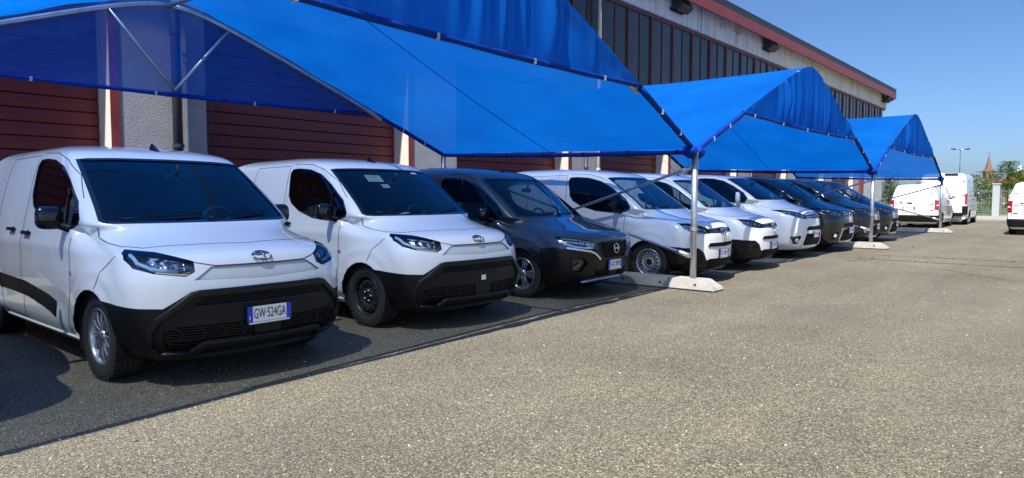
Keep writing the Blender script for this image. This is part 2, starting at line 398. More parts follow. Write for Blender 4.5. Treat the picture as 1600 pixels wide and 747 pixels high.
# peeled paint marks on the beam: flat flakes
mb = MB(); rnd = random.Random(5)
for k in range(46):
    cx = rnd.choice((25.6, 25.9, 27.2, 27.7)) + rnd.gauss(0, .22); cz = 8.02 + rnd.gauss(0, .09); a = rnd.uniform(.3, 1.5); l = rnd.uniform(.05, .22); w = rnd.uniform(.008, .03)
    dx, dz = math.cos(a) * l, math.sin(a) * l
    mb.add([(cx - dz * w / l, TB - .103, cz + dx * w / l), (cx + dz * w / l, TB - .103, cz - dx * w / l), (cx + dx, TB - .103, cz + dz)], [(0, 1, 2)])
o = part(mb, 'peeled_paint', M('pipe_dark')); o['kind'] = 'stuff'
def floodlight(s, z, label):
    r = empty('floodlight', (s, TB - .12, z)); tag(r, label, 'floodlight', 'floodlights on the eaves beam')
    MB().box(-.42, .42, -.42, -.10, -.20, .16, bev=.04).build('lamp_case', M('lamp_case'), r, rot=(R(-32), 0, 0))
    MB().box(-.36, .36, -.428, -.421, -.15, .11).build('lamp_glass', M('gloss_black'), r, rot=(R(-32), 0, 0))
    mb = MB(); mb.box(-.46, -.43, -.30, .02, -.04, .04); mb.box(.43, .46, -.30, .02, -.04, .04); mb.box(-.46, .46, -.005, .02, -.06, .06); mb.build('bracket', M('lamp_case'), r)
# ================================================================ VANS
def pchip(xs, ys, x):
    xs = np.asarray(xs, float); ys = np.asarray(ys, float); x = np.clip(np.asarray(x, float), xs[0], xs[-1])
    h = np.diff(xs); d = np.diff(ys) / h; n = len(xs); m = np.zeros(n)
    m[0] = d[0]; m[-1] = d[-1]
    for i in range(1, n - 1):
        if d[i - 1] * d[i] > 0:
            w1 = 2 * h[i] + h[i - 1]; w2 = h[i] + 2 * h[i - 1]
            m[i] = (w1 + w2) / (w1 / d[i - 1] + w2 / d[i])
    k = np.clip(np.searchsorted(xs, x) - 1, 0, n - 2)
    t = (x - xs[k]) / h[k]
    return ((2 * t**3 - 3 * t**2 + 1) * ys[k] + (t**3 - 2 * t**2 + t) * h[k] * m[k] + (-2 * t**3 + 3 * t**2) * ys[k + 1] + (t**3 - t**2) * h[k] * m[k + 1])
def sstep(a, b, x):
    t = np.clip((x - a) / (b - a), 0, 1); return t * t * (3 - 2 * t)

class Body:
    """A van shell: plan outlines stacked in height. x forward from the front axle, y to the van's left, z up."""
    def __init__(s, spec):
        s.spec = spec
        keys = ['xf', 'bow', 'D', 'n', 'wf', 'w', 'xr', 'Dr']
        Z = spec['Z']
        zs = spec['zs']
        P = {k: pchip(Z, spec[k], zs) for k in keys}
        NF, NS, NR = 22, spec.get('NS', 74), 16
        rows = []
        for i, z in enumerate(zs):
            xf, bow, D, n, wf, w, xr, Dr = [P[k][i] for k in keys]
            th = np.linspace(0, math.pi / 2, NF + 1)
            e = 2.0 / n
            yy = wf * np.sin(th) ** e; c = np.cos(th); c[-1] = 0
            # blend to even spacing across the front
            xx = xf - bow * (yy / wf) ** 2 - D * (1 - c ** e)
            xc = xx[-1]
            xe = spec['xe'](z) if 'xe' in spec else -0.55
            # side
            xrc = xr + Dr
            u = np.linspace(0, 1, NS + 1)[1:]
            sx = xc + (xrc - xc) * u
            te = sstep(xc, min(xe, xc - .05), sx)
            sy = wf + (w - wf) * te
            wr = w - spec.get('rear_in', 0.03)
            sy = sy + (wr - w) * sstep(xrc + 1.2, xrc, sx)
            # rear
            th2 = np.linspace(math.pi / 2, 0, NR + 1)[1:]
            n2 = 3.6; e2 = 2 / n2
            ry = sy[-1] * np.sin(th2) ** e2; cc = np.cos(th2) ** e2
            rx = xrc - Dr * cc
            ry[-1] = 0
            X = np.concatenate([xx, sx, rx]); Y = np.concatenate([yy, sy, ry]); Y[0] = 0
            rows.append(np.stack([X, Y, np.full_like(X, z)], 1))
        G = np.array(rows)                       # nz, nu, 3
        if 'deform' in spec: G = spec['deform'](G)
        nz, nu = G.shape[:2]
        verts = []; idx = {}
        for i in range(nz):
            for j in range(nu):
                idx[(i, j, 1)] = len(verts); verts.append(G[i, j])
            for j in range(1, nu - 1):
                idx[(i, j, -1)] = len(verts); q = G[i, j].copy(); q[1] *= -1; verts.append(q)
            idx[(i, 0, -1)] = idx[(i, 0, 1)]; idx[(i, nu - 1, -1)] = idx[(i, nu - 1, 1)]
        F = []
        for i in range(nz - 1):
            for j in range(nu - 1):
                a, b, c, d = (idx[(i, j, 1)], idx[(i, j + 1, 1)], idx[(i + 1, j + 1, 1)], idx[(i + 1, j, 1)])
                F.append((a, b, c, d))
                a, b, c, d = (idx[(i, j, -1)], idx[(i, j + 1, -1)], idx[(i + 1, j + 1, -1)], idx[(i + 1, j, -1)])
                F.append((d, c, b, a))
        for i, rev in ((0, True), (nz - 1, False)):       # floor and roof caps
            for j in range(nu - 1):
                if j == 0: f = (idx[(i, 0, 1)], idx[(i, 1, 1)], idx[(i, 1, -1)])
                elif j == nu - 2: f = (idx[(i, j, 1)], idx[(i, j + 1, 1)], idx[(i, j, -1)])
                else: f = (idx[(i, j, 1)], idx[(i, j + 1, 1)], idx[(i, j + 1, -1)], idx[(i, j, -1)])
                F.append(tuple(reversed(f)) if rev else f)
        s.bm = bmesh.new()
        vs_ = [s.bm.verts.new(tuple(v)) for v in verts]
        for f in F:
            try: s.bm.faces.new([vs_[k] for k in f])
            except ValueError: pass
        bmesh.ops.remove_doubles(s.bm, verts=s.bm.verts, dist=0.0004)
        bmesh.ops.dissolve_degenerate(s.bm, dist=0.0003, edges=s.bm.edges)
        bmesh.ops.recalc_face_normals(s.bm, faces=s.bm.faces)
        s.bm.normal_update()
        s.pid = s.bm.faces.layers.int.new('pid')
        s.bvh = BVHTree.FromBMesh(s.bm)
        s.names = {}; s.next = 1
    # ---- rays
    def hit(s, view, a, b, side=1, off=0.0):
        """view 'side' (a=x, b=z), 'front' (a=y, b=z), 'rear', 'top' (a=x, b=y)"""
        if view == 'side': o = Vector((a, 3.0 * side, b)); d = Vector((0, -side, 0))
        elif view == 'front': o = Vector((4.0, a, b)); d = Vector((-1, 0, 0))
        elif view == 'rear': o = Vector((-9.0, a, b)); d = Vector((1, 0, 0))
        elif view == 'diag': d = Vector((-.80, -.60 * side, 0)); o = Vector((0.6, 0, b)) - d * 4 + Vector((.60 * -side, .80, 0)) * a
        else: o = Vector((a, b, 4.0)); d = Vector((0, 0, -1))
        p, n, i, dist = s.bvh.ray_cast(o, d)
        if p is None:
            p, n, i, dist = s.bvh.find_nearest(o + d * 3.0 if view != 'side' else Vector((a, .8 * side, b)))
        if n.dot(d) > 0: n = -n
        return p + n * off, n
    # ---- cut a convex outline into the shell
    def cut(s, pid, poly, view, side=0):
        bm = s.bm
        if view == 'side': ax = (0, 2); filt = lambda n, c: abs(n.y) > .35 and (side == 0 or c.y * side > 0)
        elif view == 'front': ax = (1, 2); filt = lambda n, c: n.x > .12 and c.x > -2
        elif view == 'rear': ax = (1, 2); filt = lambda n, c: n.x < -.25 and c.x < -1.5
        elif view == 'top': ax = (0, 1); filt = lambda n, c: n.z > .3
        area = sum(poly[i][0] * poly[(i + 1) % len(poly)][1] - poly[(i + 1) % len(poly)][0] * poly[i][1] for i in range(len(poly)))
        if area < 0: poly = poly[::-1]
        lo = [min(p[k] for p in poly) - .02 for k in (0, 1)]; hi = [max(p[k] for p in poly) + .02 for k in (0, 1)]
        def ov(f):
            a = [v.co[ax[0]] for v in f.verts]; b = [v.co[ax[1]] for v in f.verts]
            return max(a) > lo[0] and min(a) < hi[0] and max(b) > lo[1] and min(b) < hi[1]
        cand = [f for f in bm.faces if f[s.pid] == 0 and ov(f) and filt(f.normal, f.calc_center_median())]
        for i in range(len(poly)):
            p, q = poly[i], poly[(i + 1) % len(poly)]
            d = (q[0] - p[0], q[1] - p[1]); l = math.hypot(*d)
            if l < 1e-6: continue
            no = [0, 0, 0]; co = [0, 0, 0]
            no[ax[0]] = d[1] / l; no[ax[1]] = -d[0] / l; co[ax[0]] = p[0]; co[ax[1]] = p[1]
            no = Vector(no); co = Vector(co)
            cs = set(cand); es = set(e for f in cs for e in f.edges); vv = set(v for f in cs for v in f.verts)
            r = bmesh.ops.bisect_plane(bm, geom=list(cs) + list(es) + list(vv), dist=1e-5, plane_co=co, plane_no=no)
            fs = set(g for g in r['geom'] if isinstance(g, bmesh.types.BMFace)) | set(f for f in cand if f.is_valid)
            cand = [f for f in fs if (f.calc_center_median() - co).dot(no) < 0]
        for f in cand: f[s.pid] = pid
        return cand
    def region(s, name, polys, view, side=0):
        pid = s.names.get(name)
        if pid is None: pid = s.names[name] = s.next; s.next += 1
        for p in polys: s.cut(pid, p, view, side)
        return pid
    def drop(s, name):
        pid = s.names[name]
        bmesh.ops.delete(s.bm, geom=[f for f in s.bm.faces if f[s.pid] == pid], context='FACES')
    def finish(s): s.bm.normal_update(); s.vn = {v: v.normal.copy() for v in s.bm.verts}
    def extract(s, name, m, split=None, depth=0.0, skirt=None, thick=0.0):
        """mesh of one region (None: what is left of the shell), pushed in by depth with a skirt of its own material"""
        pid = 0 if name is None else s.names[name]
        fs = [f for f in s.bm.faces if f[s.pid] == pid and (split is None or split(f.calc_center_median()))]
        vid = {}; V = []; NV = []
        for f in fs:
            for v in f.verts:
                if v not in vid: vid[v] = len(V); V.append(v.co - s.vn[v] * depth); NV.append(s.vn[v])
        F = [[vid[v] for v in f.verts] for f in fs]; MI = [0] * len(F)
        if skirt is not None and depth != 0:
            own = set(fs)
            for f in fs:
                for lp in f.loops:
                    e = lp.edge
                    if sum(1 for q in e.link_faces if q in own) == 1:
                        a, b = lp.vert, lp.link_loop_next.vert
                        k = len(V); V += [a.co.copy(), b.co.copy(), V[vid[a]].copy(), V[vid[b]].copy()]
                        nn = s.vn[a]; NV += [None] * 4
                        F.append([k, k + 1, k + 3, k + 2] if depth > 0 else [k + 1, k, k + 2, k + 3]); MI.append(1)
        me = bpy.data.meshes.new(name or 'body')
        me.from_pydata([tuple(v) for v in V], [], F)
        me.materials.append(m)
        if skirt is not None: me.materials.append(skirt)
        me.polygons.foreach_set('material_index', MI)
        me.polygons.foreach_set('use_smooth', [k == 0 for k in MI])
        me.update()
        if len(V):
            vn = [tuple(n) if n is not None else (0, 0, 0) for n in NV]
            me.normals_split_custom_set_from_vertices(vn)
        return me
    # ---- strips that follow the surface
    def path(s, pts, view, side=1, step=0.03, closed=False, off=0.0):
        pp = list(pts) + ([pts[0]] if closed else [])
        out = []
        for i in range(len(pp) - 1):
            a, b = pp[i], pp[i + 1]; n = max(1, int(math.hypot(b[0] - a[0], b[1] - a[1]) / step))
            for k in range(n): out.append((a[0] + (b[0] - a[0]) * k / n, a[1] + (b[1] - a[1]) * k / n))
        if not closed: out.append(pp[-1])
        return [s.hit(view, a, b, side, off) for a, b in out]
    def strip(s, mb, pts, view, width, prof=None, side=1, step=0.03, closed=False, off=0.0):
        """sweep a cross profile [(across, height)] (across in units of half width) along a surface path"""
        if prof is None: prof = [(-1, 0.0), (-1, 0.0015), (1, 0.0015), (1, 0.0)]
        hs = s.path(pts, view, side, step, closed, off)
        n = len(hs); v = []; f = []; m = len(prof)
        for i, (p, nn) in enumerate(hs):
            a = hs[(i - 1) % n][0] if (closed or i > 0) else p
            b = hs[(i + 1) % n][0] if (closed or i < n - 1) else p
            t = (b - a)
            if t.length < 1e-6: t = Vector((1, 0, 0))
            t.normalize(); ac = nn.cross(t).normalized()
            for (u, h) in prof: v.append(p + ac * (u * width / 2) + nn * h)
        for i in range(n if closed else n - 1):
            j = (i + 1) % n
            for k in range(m - 1): f.append((i * m + k, j * m + k, j * m + k + 1, i * m + k + 1))
        mb.add(v, f, smooth=False)
        if not closed:
            b = len(mb.v) - len(v)
            mb.f.append([b + k for k in range(m)]); mb.m.append(mb.cur); mb.smooth.append(False)
            mb.f.append([b + (n - 1) * m + k for k in reversed(range(m))]); mb.m.append(mb.cur); mb.smooth.append(False)
        return mb

def city_deform(arches, r_arch, flare=0.016, blister=0.012):
    def fn(G):
        X, Y, Zc = G[..., 0], G[..., 1], G[..., 2]
        side = sstep(.62, .78, Y)
        add = np.zeros_like(Y)
        for (xa, za) in arches:
            d = np.hypot(X - xa, Zc - za)
            add += flare * np.exp(-((d - r_arch) / .045) ** 2) * (d > r_arch - .1)
            add += blister * sstep(r_arch + .20, r_arch + .13, d) * (Zc > .3)
        # soft waist crease and scooped lower doors
        add += -0.014 * np.exp(-((Zc - .52) / .11) ** 2) * sstep(-.45, -.75, X) * sstep(-2.9, -2.5, X) * (1)
        add += 0.007 * np.exp(-((Zc - .97) / .05) ** 2)
        G[..., 1] = Y + add * side
        return G
    return fn

def zgrid(breaks):
    out = [breaks[0][0]]
    for i in range(len(breaks) - 1):
        z0, z1, n = breaks[i][0], breaks[i + 1][0], breaks[i][1]
        out += list(np.linspace(z0, z1, n + 1)[1:])
    return np.array(out)

ARCH_R = 0.365; WHEEL_R = 0.33
CITY = dict(
    Z=  [.20,  .27,  .38,  .55,  .66,  .74,  .80,  .86,  .915, .955, .99,  1.03, 1.07, 1.11, 1.14, 1.165, 1.30,  1.45,  1.60,  1.68,  1.73,  1.775, 1.815, 1.855, 1.885],
    xf= [.70,  .84,  .885, .89,  .885, .88,  .87,  .845, .82,  .77,  .68,  .53,  .38,  .24,  .15,  .08,   -.12,  -.34,  -.56,  -.69,  -.77,  -.88,  -1.08, -1.45, -2.1],
    bow=[.12,  .13,  .13,  .13,  .13,  .13,  .13,  .13,  .13,  .13,  .15,  .20,  .22,  .22,  .20,  .17,   .15,   .14,   .13,   .12,   .11,   .10,   .10,   .10,   .1],
    D=  [.32,  .34,  .36,  .36,  .36,  .37,  .38,  .40,  .42,  .44,  .46,  .46,  .44,  .40,  .34,  .26,   .24,   .22,   .20,   .18,   .18,   .20,   .25,   .3,    .3],
    n=  [3.0,  3.0,  3.0,  3.0,  3.0,  3.0,  3.0,  3.0,  3.0,  3.0,  3.0,  3.0,  3.0,  3.2,  3.6,  4.2,   4.6,   4.6,   4.4,   4.2,   4.0,   3.4,   3.0,   2.6,   2.4],
    wf= [.76,  .82,  .86,  .885, .89,  .89,  .885, .875, .858, .842, .825, .812, .808, .822, .848, .865,   .845,  .812,  .77,   .742,  .72,   .68,   .61,   .46,   .2],
    w=  [.80,  .86,  .895, .908, .912, .914, .915, .915, .914, .912, .910, .906, .900, .892, .887, .882,  .855,  .820,  .778,  .75,   .728,  .69,   .62,   .47,   .2],
    xr= [-3.35,-3.46,-3.50,-3.51,-3.50,-3.50,-3.50,-3.495,-3.49,-3.485,-3.48,-3.475,-3.47,-3.465,-3.46,-3.455,-3.43,-3.40,-3.36,-3.33,-3.31,-3.27,-3.18,-3.0,-2.6],
    Dr= [.2]*15 + [.2, .2, .2, .2, .2, .2, .22, .25, .3, .3],
    zs= zgrid([(.20, 4), (.30, 22), (.95, 14), (1.165, 22), (1.70, 10), (1.84, 6), (1.885, 0)]),
    xe=lambda z: -0.42,
    rear_in=0.03,
)
CITY['deform'] = city_deform([(0, .325), (-2.785, .325)], ARCH_R)
def warp_spec(base, zmap, xf, xr_shift, wk, wb, name=None, **kw):
    """a new van from the first one's tables: heights remapped, own nose line, own length and width"""
    sp = dict(base)
    f = lambda z: float(np.interp(z, [a for a, b in zmap], [b for a, b in zmap]))
    sp['Z'] = [f(z) for z in base['Z']]; sp['zs'] = np.array([f(z) for z in base['zs']])
    sp['xf'] = xf if xf is not None else base['xf']
    sp['xr'] = [x + xr_shift for x in base['xr']]
    sp['w'] = [w * wk for w in base['w']]; sp['wf'] = [w * wk for w in base['wf']]
    sp.update(kw)
    return sp
TOWN = warp_spec(CITY, [(.2, .2), (.915, .84), (1.165, 1.085), (1.70, 1.64), (1.885, 1.85)],
    [.74, .86, .93, .95, .955, .955, .95, .945, .925, .86, .74, .56, .40, .25, .15, .085, -.13, -.35, -.57, -.70, -.78, -.90, -1.12, -1.5, -2.1],
    -.02, 1.012, 2.716, xe=lambda z: -0.40)
TOWN['deform'] = city_deform([(0, .325), (-2.716, .325)], ARCH_R, .018, .018)
PROA = warp_spec(CITY, [(.2, .2), (.915, 1.0), (1.165, 1.30), (1.70, 1.80), (1.885, 1.93)],
    [.72, .83, .875, .88, .88, .875, .865, .85, .80, .73, .63, .50, .36, .22, .13, .07, -.14, -.37, -.62, -.76, -.85, -.97, -1.18, -1.55, -2.1],
    -.60, 1.045, 3.275, xe=lambda z: -0.45)
PROA['Dr'] = [.16] * 25; PROA['rear_in'] = .05
PROA['deform'] = city_deform([(0, .335), (-3.275, .335)], ARCH_R + .005, .016, .012)

# ---- paint, glass, trim
mat('paint_white', (.83, .84, .845), .28, coat=1.0, back=(.045, .047, .05), var=.015, vscale=1.5)
mat('paint_grey', (.055, .060, .070), .30, metal=.4, coat=1.0, back=(.04, .04, .045))
mat('paint_black', (.003, .003, .004), .25, coat=1.0, back=(.03, .03, .03))
mat('paint_graphite', (.018, .019, .022), .28, metal=.3, coat=1.0, back=(.03, .03, .03))
mat('black_plastic', (.0045, .0045, .005), .46, spec=.28, bump=.12, bscale=900, back=(.015, .015, .015))
mat('grey_plastic', (.006, .006, .007), .40, spec=.32, bump=.08, bscale=900, back=(.015, .015, .015))
mat('gloss_black', (.008, .008, .009), .12, coat=.6)
mat('dark_void', (.006, .006, .006), .8)
mat('seam', (.02, .02, .022), .7)
mat('seam_dark', (.004, .004, .004), .7)
mat('rubber', (.022, .022, .023), .75, bump=.2, bscale=250)
mat('chrome', (.82, .83, .85), .12, metal=1.0)
mat('alloy', (.62, .63, .65), .26, metal=.9)
mat('steel_silver', (.50, .51, .53), .36, metal=.75)
mat('steel_black', (.018, .018, .019), .38, coat=.3)
mat('galvanised', (.50, .52, .54), .42, metal=.8, var=.18, vscale=9)
mat('slot_grey', (.60, .61, .63), .40, bump=.25, bscale=300)
mat('plate_white', (.78, .80, .82), .35)
mat('plate_blue', (.01, .05, .50), .35)
mat('plate_ink', (.01, .01, .012), .4)
mat('trim_dark', (.035, .036, .040), .8, bump=.2, bscale=200)
mat('seat_cloth', (.05, .052, .058), .95, bump=.3, bscale=400)
mat('paper', (.72, .76, .80), .7)
mat('tail_red', (.35, .008, .012), .12, coat=.8)
mat('reflector_bright', (.62, .66, .72), .16, metal=1.0)
mat('lamp_white', (.85, .87, .9), .15, coat=.5)
mat('reflector_dark', (.16, .175, .20), .18, metal=.9)
glass_mat('glass', (.60, .70, .71), 1.0)
glass_mat('glass_dark', (.40, .46, .47), 1.0)
glass_mat('glass_privacy', (.04, .045, .05), 1.0)
glass_mat('lens', (.92, .95, .98), .9, 1.45)
mat('drl_reflection', (.50, .72, .95), .1, coat=.5)  # light-blue reflection put into the colour of the unlit running lamp strip
mat('emblem_chrome', (.30, .33, .38), .18, metal=1.0)

# ---- wheels
def tyre_mesh(r=WHEEL_R, w=.205):
    h = w / 2; ri = .208
    prof = [(ri, -h * .80), (ri + .012, -h * .95), (r - .05, -h), (r - .02, -h * .96), (r - .006, -h * .84), (r, -h * .70)]
    for g in (-.36, 0, .36):
        c = g * h
        prof += [(r, c - .006), (r - .009, c - .005), (r - .009, c + .005), (r, c + .006)]
    prof += [(r, h * .70), (r - .006, h * .84), (r - .02, h * .96), (r - .05, h), (ri + .012, h * .95), (ri, h * .80)]
    mb = MB().mat(M('rubber')); mb.lathe(prof, 48)
    # shoulder blocks
    for k in range(44):
        a = 2 * math.pi * k / 44
        for sg in (-1, 1):
            T = Matrix.Rotation(-a, 4, 'Y') @ Matrix.Translation((r - .008, sg * h * .80, 0))
            mb.box(-.004, .0085, -.020, .020, -.016, .016, T)
    return mb.mesh('tyre')
def rim_mesh(kind):
    mb = MB()
    ro = .212; out = -.095                         # outer face lies on the -y side
    if kind == 'alloy': m, mb = M('alloy'), MB().mat(M('alloy'))
    elif kind == 'alloy5': m, mb = M('alloy'), MB().mat(M('alloy'))
    elif kind == 'steel_black': m, mb = M('steel_black'), MB().mat(M('steel_black'))
    else: m, mb = M('steel_silver'), MB().mat(M('steel_silver'))
    mb.lathe([(ro + .006, out + .006), (ro + .008, out), (ro - .006, out - .004), (ro - .016, out + .012), (ro - .022, out + .05), (ro - .03, .08), (ro + .004, .09)], 48)
    if kind in ('alloy', 'alloy5'):
        n = 12 if kind == 'alloy' else 5
        mb.mat(M('dark_void')); mb.lathe([(.19, -.005), (.05, -.005), (0.0, -.005)], 24)
        mb.mat(m)
        mb.lathe([(0, out + .006), (.036, out + .006), (.048, out + .014), (.058, out + .034), (.06, -.01)], 24)
        for k in range(n):
            a = 2 * math.pi * k / n
            T = Matrix.Rotation(-a, 4, 'Y')
            if kind == 'alloy':
                wds = (.016, .012, .022); prof = [(.045, out + .022), (.12, out + .014), (.196, out + .020)]
            else:
                wds = (.034, .040, .075); prof = [(.045, out + .022), (.11, out + .006), (.197, out + .016)]
            v = []; 
            for (rr, yy), wd in zip(prof, wds):
                v += [(rr, yy + .030, -wd), (rr, yy + .006, -wd), (rr, yy, -wd * .55), (rr, yy, wd * .55), (rr, yy + .006, wd), (rr, yy + .030, wd)]
            v = [T @ Vector(p) for p in v]; f = []
            for i in range(2):
                for j in range(5): f.append((i * 6 + j, i * 6 + j + 1, (i + 1) * 6 + j + 1, (i + 1) * 6 + j))
            f += [tuple(range(6)), tuple(range(17, 11, -1))]
            mb.add(v, f)
        for k in range(5):
            a = 2 * math.pi * (k + .5) / 5; T = Matrix.Rotation(-a, 4, 'Y') @ Matrix.Translation((.042, out + .012, 0))
            mb.mat(M('dark_void')).lathe([(0, -.002), (.008, -.002), (.008, .01)], 8, T)
    else:
        # pressed disc with a ring of oval holes
        mb.lathe([(.19, out + .055), (.172, out + .030), (.155, out + .022), (.118, out + .016), (.105, out + .030), (.085, out + .040), (.074, out + .030), (.055, out + .026), (.05, out + .03)], 48)
        mb.mat(M('dark_void') if kind == 'steel_silver' else M('seam_dark'))
        nh = 16 if kind == 'steel_silver' else 12
        for k in range(nh):
            a = 2 * math.pi * k / nh; T = Matrix.Rotation(-a, 4, 'Y') @ Matrix.Translation((.148 if kind == 'steel_silver' else .15, out + .017, 0)) @ Matrix.Diagonal((1.0, 1, .95, 1))
            mb.lathe([(0, -.001), (.016, -.001), (.017, .01)], 12, T)
        mb.lathe([(0, out + .026), (.034, out + .026), (.036, out + .04)], 20)
        mb.mat(M('steel_silver'))
        for k in range(5):
            a = 2 * math.pi * k / 5; T = Matrix.Rotation(-a, 4, 'Y') @ Matrix.Translation((.056, out + .018, 0))
            mb.lathe([(0, -.008), (.009, -.008), (.010, .01)], 6, T)
    return mb.mesh('rim')
WHEEL = {}
def wheel(parent, x, side, kind, steer=0.0, r=WHEEL_R):
    if 'tyre' not in WHEEL: WHEEL['tyre'] = tyre_mesh()
    if kind not in WHEEL: WHEEL[kind] = rim_mesh(kind)
    t = link('wheel', None, parent, (x, side * .775, r), (0, 0, steer + (math.pi if side > 0 else 0)))
    t.scale = (r / WHEEL_R,) * 3
    link('tyre', WHEEL['tyre'], t); link('rim', WHEEL[kind], t)
    return t

# ---- small things on vans
def text_mesh(body, size, m, extrude=0.0008, spacing=1.0, sx=1.0):
    cu = bpy.data.curves.new('t', 'FONT'); cu.body = body; cu.size = size; cu.extrude = extrude; cu.align_x = 'CENTER'; cu.align_y = 'CENTER'
    cu.space_character = spacing; cu.resolution_u = 3
    o = bpy.data.objects.new('t', cu); col.objects.link(o); bpy.context.view_layer.update()
    me = bpy.data.meshes.new_from_object(o.evaluated_get(bpy.context.evaluated_depsgraph_get()))
    bpy.data.objects.remove(o); bpy.data.curves.remove(cu)
    for v in me.vertices: v.co.x *= sx
    me.materials.clear(); me.materials.append(m)
    return me
def frame_of(p, n):
    """matrix with local z along n, local y up"""
    z = n.normalized(); x = Vector((0, 0, 1)).cross(z).normalized(); y = z.cross(x)
    return Matrix(((x.x, y.x, z.x, p.x), (x.y, y.y, z.y, p.y), (x.z, y.z, z.z, p.z), (0, 0, 0, 1)))
def put(o, T):
    o.matrix_local = T; return o
def number_plate(parent, T, text, w=.36, h=.115, frame=True, right_blue=True):
    mb = MB().mat(M('plate_white')); b = .040
    mb.box(-w / 2 + b, w / 2 - b, -h / 2, h / 2, 0, .004)
    mb.mat(M('plate_blue')).box(-w / 2, -w / 2 + b, -h / 2, h / 2, 0, .0045)
    mb.box(w / 2 - b, w / 2, -h / 2, h / 2, 0, .0045)
    mb.mat(M('plate_white')).box(-w / 2 + .013, -w / 2 + .019, -h / 2 + .018, -h / 2 + .048, .004, .0052)
    if frame:
        mb.mat(M('black_plastic')).box(-w / 2 - .006, w / 2 + .006, -h / 2 - .022, h / 2 + .006, -.014, -.001)
        mb.mat(M('paper')).box(-w / 2 + .012, w / 2 - .012, -h / 2 - .017, -h / 2 - .003, -.001, .003)
    o = put(mb.build('number_plate', None, parent), T)
    if text:
        me = text_mesh(text, h * .92, M('plate_ink'), sx=.72)
        k = max(v.co.x for v in me.vertices) - min(v.co.x for v in me.vertices)
        f = min(1.0, (w - 2 * b - .016) / k)
        for v in me.vertices: v.co.x *= f
        link('plate_lettering', me, o, (0, 0, .0046))
    return o
def ellipse(a, b, cx=0, cy=0, n=28): return [(cx + a * math.cos(2 * math.pi * k / n), cy + b * math.sin(2 * math.pi * k / n)) for k in range(n)]
def oval_emblem(parent, T, w, name='emblem'):
    """three interlocked ovals"""
    mb = MB().mat(M('emblem_chrome')); a = w / 2; b = a * .68; r = w * .045
    def ring(el): 
        pts = [Vector((x, y, r * .6)) for x, y in el]; mb.tube(pts + [pts[0], pts[1]], r, 6, cap=False)
    ring(ellipse(a, b)); ring(ellipse(a * .64, b * .30, 0, b * .66)); ring(ellipse(a * .27, b * .96, 0, 0))
    return put(mb.build(name, None, parent), T)
def ring_emblem(parent, T, w, name='emblem'):
    mb = MB().mat(M('chrome')); a = w / 2; r = w * .05
    pts = [Vector((x, y, r)) for x, y in ellipse(a, a * 1.02)]; mb.tube(pts + pts[:2], r, 6, cap=False)
    mb.box(-a * 1.12, a * 1.12, -w * .085, w * .085, r * .4, r * 2.2)
    o = put(mb.build(name, None, parent), T)
    me = text_mesh('NISSAN', w * .17, M('plate_ink'), sx=1.2); link('emblem_lettering', me, o, (0, 0, r * 2.2))
    return o
def arrow_emblem(parent, T, w, name='emblem'):
    """two stacked chevrons"""
    mb = MB().mat(M('chrome'))
    for dy in (-.16 * w, .16 * w):
        for sg in (-1, 1):
            mb.prism([(0, dy + .22 * w), (sg * w / 2, dy - .10 * w), (sg * w / 2, dy - .26 * w), (0, dy + .06 * w)], 0, .006)
    return put(mb.build(name, None, parent), T)
def circle_poly(cx, cz, r, n=28): return [(cx + r * math.cos(2 * math.pi * k / n), cz + r * math.sin(2 * math.pi * k / n)) for k in range(n)]
def mirror_poly(p): return [(-a, b) for a, b in p]
RAISED = lambda h: [(-1, -.01), (-.9, h * .75), (-.5, h), (.5, h), (.9, h * .75), (1, -.01)]
BAR = lambda h: [(-1, -.02), (-1, h), (1, h), (1, -.02)]

def mirror_mesh(up=False):
    """door mirror, built for the van's right side: hangs out to -y; origin at the door"""
    bm = bmesh.new(); bmesh.ops.create_uvsphere(bm, u_segments=20, v_segments=14, radius=1.0)
    for v in bm.verts:
        x, y, z = v.co
        q = lambda a, p: math.copysign(abs(a) ** p, a)
        x, y, z = q(x, .75), q(y, .6), q(z, .62)
        hx, hy, hz = .062, (.080 if up else .098), (.120 if up else .090)
        X = x * hx * (1.0 if x > 0 else .35)         # rounded front, flat glass side to the rear
        Y = y * hy; Z = z * hz
        X -= .10 * (Y + hy) ** 2 * 2
        v.co = Vector((X, Y, Z + .02 * (-Y)))
    return bm
def make_mirror(parent, x, z, y, side, housing_mat, tall=False):
    mb = MB().mat(housing_mat)
    bm = mirror_mesh(tall)
    off = -.125 if not tall else -.120
    mb.bm(bm, Matrix.Translation((0, off, .05)), smooth=True)
    if not tall:
        mb.mat(M('black_plastic'))
        bm = mirror_mesh(tall); bmesh.ops.bisect_plane(bm, geom=list(bm.verts) + list(bm.edges) + list(bm.faces), plane_co=(0, 0, -.020), plane_no=(0, 0, 1), clear_outer=True)
        mb.bm(bm, Matrix.Translation((0, off, .05)) @ Matrix.Diagonal((1.03, 1.02, 1.03, 1)), smooth=True)
    h = mb
    if side > 0:
        h.v = [(a, -b, c) for a, b, c in h.v]; h.f = [list(reversed(q)) for q in h.f]
    o = h.build('wing_mirror', None, parent, (x, y * side, z), fixn=False)
    a = MB().mat(M('black_plastic')); sg = side
    a.tube([(.10, -.035 * sg, -.05), (.07, sg * .01, -.035), (.02, sg * .06, -.01), (0, sg * .10, .02)], [.040, .036, .030, .032], 10)
    a.build('mirror_arm', None, o)
    g = MB().mat(M('chrome')); hx = off * -sg
    g.box(-.028, -.024, min(hx - .07, hx + .07), max(hx - .07, hx + .07), -.01, .11); g.build('mirror_glass', None, o)
    return o

